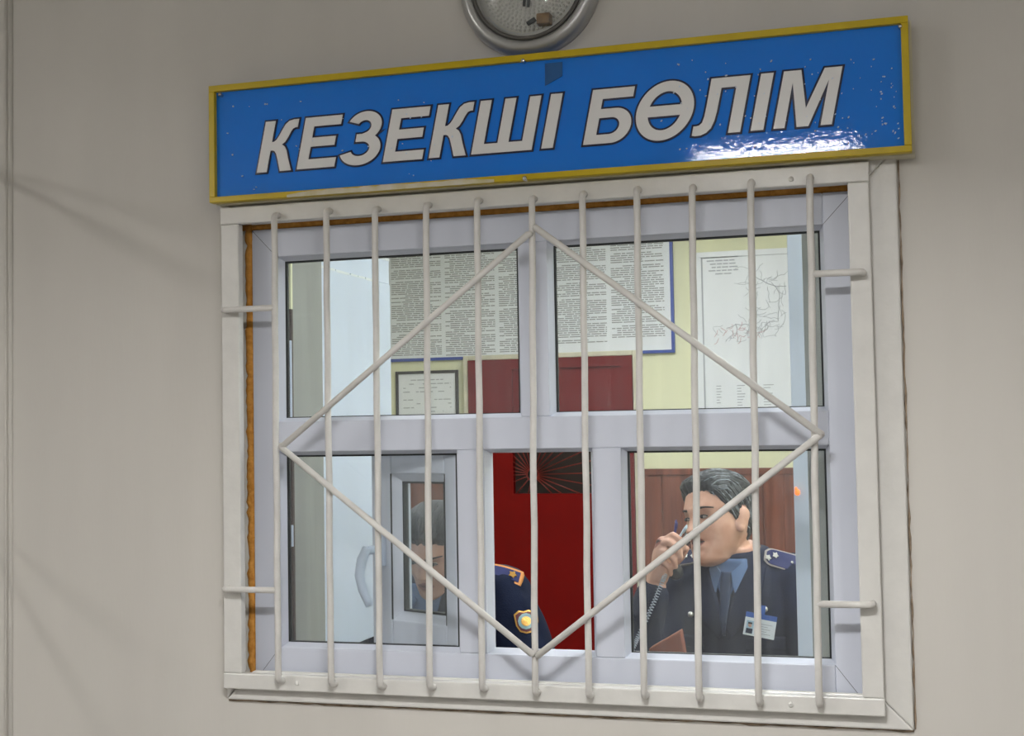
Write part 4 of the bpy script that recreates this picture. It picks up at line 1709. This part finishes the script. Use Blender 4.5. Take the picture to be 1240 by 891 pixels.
q = MB()
card(q, -.039, .039, -.028, .017, 0, .002)
q.build('card', M['badge_white'], bdg)
q = MB()
card(q, -.039, .039, .017, .030, 0, .0022)
q.build('header', M['badge_blue'], bdg)
q = MB()
card(q, -.034, -.016, -.023, .009, .002, .0028)
ph_ = q.build('portrait', M['photo_blue'], bdg)
q = MB()
for (dx, dz_, rx_, rz_) in ((-.025, -.003, .0045, .0055), ):
    q.sphere(c + ux * dx + uz_ * dz_ + BF * .003, (rx_, .001, rz_), 12, 8)
q.mi = 1
card(q, -.033, -.017, -.023, -.0105, .0028, .0034)
q.mi = 2
card(q, -.030, -.020, .0005, .005, .0035, .0045)
q.build('portrait_figure', [M['skin'], M['navy'], M['hair']], ph_)
q = MB()
for zz, xb_ in ((.006, .030), (.000, .020), (-.006, .026), (-.012, .018), (-.018, .028)):
    card(q, -.008, xb_, zz - .0014, zz, .002, .0026)
q.build('print', M['ink_pale'], bdg)
q = MB()
card(q, -.005, .007, .028, .052, -.002, .004)
q.build('clip', M['badge_blue'], bdg)

# handset with coiled cord
hs = empty('phone_handset', at(816, 676, 1.0))
tag(hs, 'black telephone handset with coiled cord held in the officer hand', 'telephone')
A_, B_ = at(809, 689, 1.010), H1 @ Vector((-.094, -.012, -.022))
q = MB()
ax = (B_ - A_).normalized()
q.limb([A_, A_.lerp(B_, .5) - Vector((.004, .006, 0)), B_], [.0135, .0125, .0135], 14)
sd2 = Vector((.6, .45, -.55)).normalized()
q.limb([A_ + ax * .006, A_ + ax * .010 + sd2 * .022], [.020, .021], 16)
q.limb([B_ - ax * .006, B_ - ax * .010 + sd2 * .018], [.020, .021], 16)
link('handset', remesh(q.mesh('handset'), .002, 3), hs, M['black'])
q = MB()
cp = [A_ - ax * .012, at(803, 702, .965), at(795, 722, .945), at(785, 745, .93), at(774, 768, .92), at(767, 784, .915), Vector((.61, .91, .90)), Vector((.62, .93, .775))]
pts = []
N = 640
for k in range(N + 1):
    t = k / N * (len(cp) - 1)
    i_ = min(int(t), len(cp) - 2)
    f_ = t - i_
    p0, p1, p2, p3 = cp[max(0, i_ - 1)], cp[i_], cp[i_ + 1], cp[min(len(cp) - 1, i_ + 2)]
    p = .5 * ((2 * p1) + (p2 - p0) * f_ + (2 * p0 - 5 * p1 + 4 * p2 - p3) * f_**2 + (3 * p1 - p0 - 3 * p2 + p3) * f_**3)
    tn = (p2 - p1).normalized()
    n1 = tn.cross(Vector((0, 1, 0))).normalized()
    n2 = tn.cross(n1)
    an = k * 2 * PI / 13
    rr = .0050 if 14 < k else .0012
    pts.append(p + n1 * math.cos(an) * rr + n2 * math.sin(an) * rr)
q.tube(pts, .0012, 5)
q.build('coiled_cord', M['cord'], hs, smooth=True)
for nm, a, b_, mt, lb in (('pen', (816, 664, .985), (818.5, 631, .975), 'pen_blue', 'dark blue pen held upright between the fingers of the phone hand'),
                          ('pen', (812, 668, .972), (831, 637, .960), 'pen_white', 'pale silver pen slanting from the fingers of the phone hand')):
    q = MB()
    a, b_ = at(*a), at(*b_)
    d = (b_ - a)
    q.tube([a, a + d * .06, a + d * .9, a + d], [.002, .0031, .0031, .0024], 10)
    q.tube([a + d * .98, a + d * 1.04], .0022, 8)
    q.tube([a + d * .72 + Vector((.0042, -.002, 0)), a + d * .97 + Vector((.0042, -.002, 0))], .0012, 6)
    tag(q.build(nm, M[mt], smooth=True), lb, 'pen')

# ---- officer bent over the desk (left)
T2 = frame_mat((0.088, 1.300, 0.545), R(4), R(20), R(-3))
H2 = frame_mat((0.084, 0.985, 1.180), R(6), R(25), R(4), .94)
shR, shL = T2 @ Vector((-.172, .008, .530)), T2 @ Vector((.172, .008, .530))
elL, wrL = Vector((.372, .99, .83)), Vector((.235, .88, .80))
elR, wrR = Vector((-.22, 1.02, .86)), Vector((-.01, .945, .80))
nb_ = T2 @ Vector((0, .012, .56))
neck2 = ([nb_, nb_.lerp(H2 @ Vector((0, .02, -.06)), .6), H2 @ Vector((0, .02, -.03))], [.066, .060, .058])
h = []
for wr_, el_, mir in ((wrL, elL, 1), (wrR, elR, -1)):
    dl = (wr_ - el_).normalized()
    sd = dl.cross(Vector((0, 0, 1))).normalized() * mir
    h.append(([wr_, wr_ + dl * .045 - Vector((0, 0, .006)), wr_ + dl * .085 - Vector((0, 0, .010))], [.027, .031, .026]))
    for k in range(4):
        s0 = wr_ + dl * .09 + sd * (-.028 + .019 * k) - Vector((0, 0, .010))
        ln = (.078, .085, .080, .062)[k]
        h.append(([s0 - dl * .02, s0 + dl * ln * .45 + Vector((0, 0, .004)), s0 + dl * ln * .8 - Vector((0, 0, .006)), s0 + dl * ln - Vector((0, 0, .014))], [.0105, .0095, .0085, .0072]))
    h.append(([wr_ + dl * .03 - sd * .02, wr_ + dl * .065 - sd * .05, wr_ + dl * .095 - sd * .056], [.013, .011, .0085]))
arms2 = [([shR, elR, wrR], [.058, .043, .030]), ([shL, elL, wrL], [.058, .043, .029])]
sl2 = [([shR + Vector((.02, 0, -.004)), elR, wrR + (elR - wrR).normalized() * .02], [.086, .064, .043]),
       ([shL + Vector((.010, 0, -.006)), elL, wrL + (elL - wrL).normalized() * .02], [.088, .068, .043])]
off2, body2, jack2, S2 = build_person('person', 'person in navy uniform bent over behind the open sash, sleeve patch showing', (.07, 1.30, 0), T2, H2, arms2, h, .0, neck2, legs_for(T2, .12), sl2)
eyes(H2, body2)


def line2(a):
    d = abs(math.degrees(a))
    return lerp_table([(0, .060), (30, .058), (46, .046), (58, .026), (70, .000), (86, -.018), (93, -.010), (99, .022), (112, .022), (122, -.045), (150, -.075), (180, -.08)], d)


hair_shell(H2, line2, .010, lambda z, a: .009 * max(0, min(1, (z - .02) / .06)), 'hair', M['hair'], body2, 9)
q = MB()
S2.strip(q, [(-.050, .600), (-.045, .56), (-.012, .47), (-.002, .40)], [(.050, .600), (.045, .56), (.012, .47), (.002, .40)], 14, 8, .0, .006)
q.build('shirt_front', M['shirt'], off2, smooth=True)
q = MB()
for s in (-1, 1):
    a = [T2 @ Vector((s * x_, y_, z_)) for x_, y_, z_ in ((.078, .03, .640), (.072, -.035, .628), (.050, -.078, .600), (.018, -.102, .568))]
    b_ = [T2 @ Vector((s * x_, y_, z_)) for x_, y_, z_ in ((.090, .03, .606), (.086, -.045, .590), (.066, -.098, .552), (.046, -.120, .526))]
    A = [[q.bm.verts.new(p.lerp(r_, t)) for t in (0, .5, 1)] for p, r_ in zip(a, b_)]
    B = [[q.bm.verts.new(p.lerp(r_, t) - S2.f * .008) for t in (0, .5, 1)] for p, r_ in zip(a, b_)]
    solid(q, A, B)
cl = q.build('shirt_collar', M['shirt'], off2, smooth=True, bevel=.001)
md = cl.modifiers.new('sub', 'SUBSURF')
md.levels = md.render_levels = 2
q = MB()
for s in (-1, 1):
    S2.strip(q, [(s * .060, .605), (s * .050, .56), (s * .016, .46), (s * .001, .38)], [(s * .098, .590), (s * .100, .54), (s * .072, .46), (s * .012, .36)], 14, 6, .003, .007)
q.build('lapel', M['navy'], jack2, smooth=True)
epaulette(S2, -1, .110, .222, .024, .029, -.01, jack2, M['orange_braid'], [(.78, 0, .013)], R(8))
# sleeve patch: shield laid on the sleeve facing the viewer


def on_sleeve(px, py, lift):
    d = (at(px, py, 1.0) - CAM).normalized()
    hit = S2.tree.ray_cast(CAM, d, 9)
    if hit[0] is None:
        return at(px, py, .98)
    return hit[0] - d * lift


epaulette(S2, 1, .138, .240, .021, .024, -.02, jack2, M['orange_braid'], [(.76, 0, .012)], R(24), (on_sleeve(592, 691, -.002), on_sleeve(633, 703, .002)))
pcx, pcy = 637, 752
out = [(-15, -8), (-9, -13), (-3, -12), (3, -14), (8, -12), (14, -9), (15, 0), (13, 8), (8, 13), (1, 15), (-7, 13), (-12, 6)]


def shield(name, k, lift, mt, parent, poly=out):
    mb = MB()
    ctr = mb.bm.verts.new(on_sleeve(pcx, pcy, lift))
    r1 = []
    n_ = len(poly)
    fine = []
    for i in range(n_):
        a, b2 = poly[i], poly[(i + 1) % n_]
        for t in (0, .5):
            fine.append((a[0] + (b2[0] - a[0]) * t, a[1] + (b2[1] - a[1]) * t))
    rings_ = []
    for f_ in (.35, .7, 1.0):
        rings_.append([mb.bm.verts.new(on_sleeve(pcx + x_ * k * f_, pcy + y_ * k * f_, lift)) for x_, y_ in fine])
    skirt = [mb.bm.verts.new(on_sleeve(pcx + x_ * k, pcy + y_ * k, -.003)) for x_, y_ in fine]
    nn = len(fine)
    for i in range(nn):
        j = (i + 1) % nn
        mb.bm.faces.new([ctr, rings_[0][i], rings_[0][j]])
        for a, b2 in zip(rings_ + [], rings_[1:] + [skirt]):
            mb.bm.faces.new([a[i], b2[i], b2[j], a[j]])
    return mb.build(name, mt, parent)


pt = shield('sleeve_patch', 1.0, .003, M['brass'], jack2)
shield('patch_field', .86, .0045, M['maroon'], pt)
circ = [(math.cos(2 * PI * k / 12) * 15, math.sin(2 * PI * k / 12) * 15) for k in range(12)]
shield('patch_disc', .66, .006, M['lightblue_emb'], pt, circ)
shield('patch_sun', .40, .0075, M['brass'], pt, circ)

#SECTION lights
# ------------------------------------------------------------------ lamps
def panel_lamp(name, label, x, y, z, lx, ly, col, s, group=None, tilt=0.0, rods=0.0):
    o = empty(name, (x, y, z))
    tag(o, label, 'lamp', group)
    c_, s_ = math.cos(tilt), math.sin(tilt)

    def P(u, v, w_):
        return (x + u, y + v * c_ - w_ * s_, z + v * s_ + w_ * c_)

    def bx(mb, u0, u1, v0, v1, w0, w1):
        mb.hexa([P(u0, v0, w0), P(u1, v0, w0), P(u1, v1, w0), P(u0, v1, w0), P(u0, v0, w1), P(u1, v0, w1), P(u1, v1, w1), P(u0, v1, w1)])
    q = MB()
    bx(q, -lx / 2 - .015, lx / 2 + .015, -ly / 2 - .015, ly / 2 + .015, .004, .045)
    q.build('housing', M['housing'], o, bevel=.004)
    q = MB()
    bx(q, -lx / 2, lx / 2, -ly / 2, ly / 2, -.006, .0035)
    q.build('diffuser', emitter('lit_diffuser', col, s), o)
    if rods:
        for sx_ in (-.4, .4):
            q = MB()
            q.tube([P(lx * sx_, 0, .045), (x + lx * sx_, y, rods)], .004, 8)
            q.build('rod', M['housing'], o, smooth=True)
    return o


panel_lamp('hanging_lamp', 'hanging tube lamp over the hall in front of the window', .965, -1.55, 2.285, .42, .22, (1.0, .995, .985), 112, tilt=R(-12), rods=HC)
panel_lamp('hanging_lamp', 'small hanging lamp in the hall left of the window', -1.43, -1.9, 2.52, .16, .16, (1.0, .98, .95), 110, rods=HC)  # added out of view so the rods below throw shadows on the wall
for k, (zz, ll) in enumerate(((2.086, .78), (1.322, .62))):  # two unseen rods added to cast the diagonal shadow bands at left
    q = MB()
    q.tube([(-.597, WY, zz), (-.597, WY - ll, zz)], .009, 10)
    q.tube([(-.597, WY - .001, zz), (-.597, WY - .006, zz)], .022, 14)
    structure(q.build('trim_%d' % (10 + k), M['bar_white'], smooth=True))
panel_lamp('ceiling_lamp', 'square ceiling lamp at the far right of the hall', 3.4, -3.2, HC - .05, .6, .6, (1.0, .97, .94), 30, 'hall ceiling lamps')  # this lamp and the next are added fill for the hall's ambient light
panel_lamp('ceiling_lamp', 'square ceiling lamp at the far left of the hall', -2.85, -3.6, HC - .05, .6, .6, (1.0, .98, .95), 32, 'hall ceiling lamps')
panel_lamp('ceiling_lamp', 'long ceiling lamp near the office window', 1.75, .95, RC - .05, .3, 1.2, (.90, .96, 1.0), 31, 'office ceiling lamps')
panel_lamp('ceiling_lamp', 'long ceiling lamp deep in the office', .2, 3.3, RC - .05, .3, 1.2, (.97, .98, 1.0), 32, 'office ceiling lamps')

panel_lamp('ceiling_lamp', 'long ceiling lamp above the bent officer in the office', -.7, 1.25, RC - .05, .3, 1.2, (.95, .98, 1.0), 24, 'office ceiling lamps')  # extra lamp, added so its bounce lifts the open sash

wd = bpy.data.worlds.new('world')
scene.world = wd
wd.use_nodes = True
wd.node_tree.nodes['Background'].inputs['Color'].default_value = (.9, .95, 1, 1)
wd.node_tree.nodes['Background'].inputs['Strength'].default_value = 0.0

vs = scene.view_settings
scene.display_settings.display_device = 'sRGB'
vs.view_transform = 'Standard'
vs.look = 'None'
vs.gamma = 1.0
vs.exposure = 0.47
vs.use_curve_mapping = False
scene.cycles.max_bounces = 10
scene.cycles.diffuse_bounces = 5
scene.cycles.transparent_max_bounces = 12
scene.cycles.sample_clamp_indirect = 6
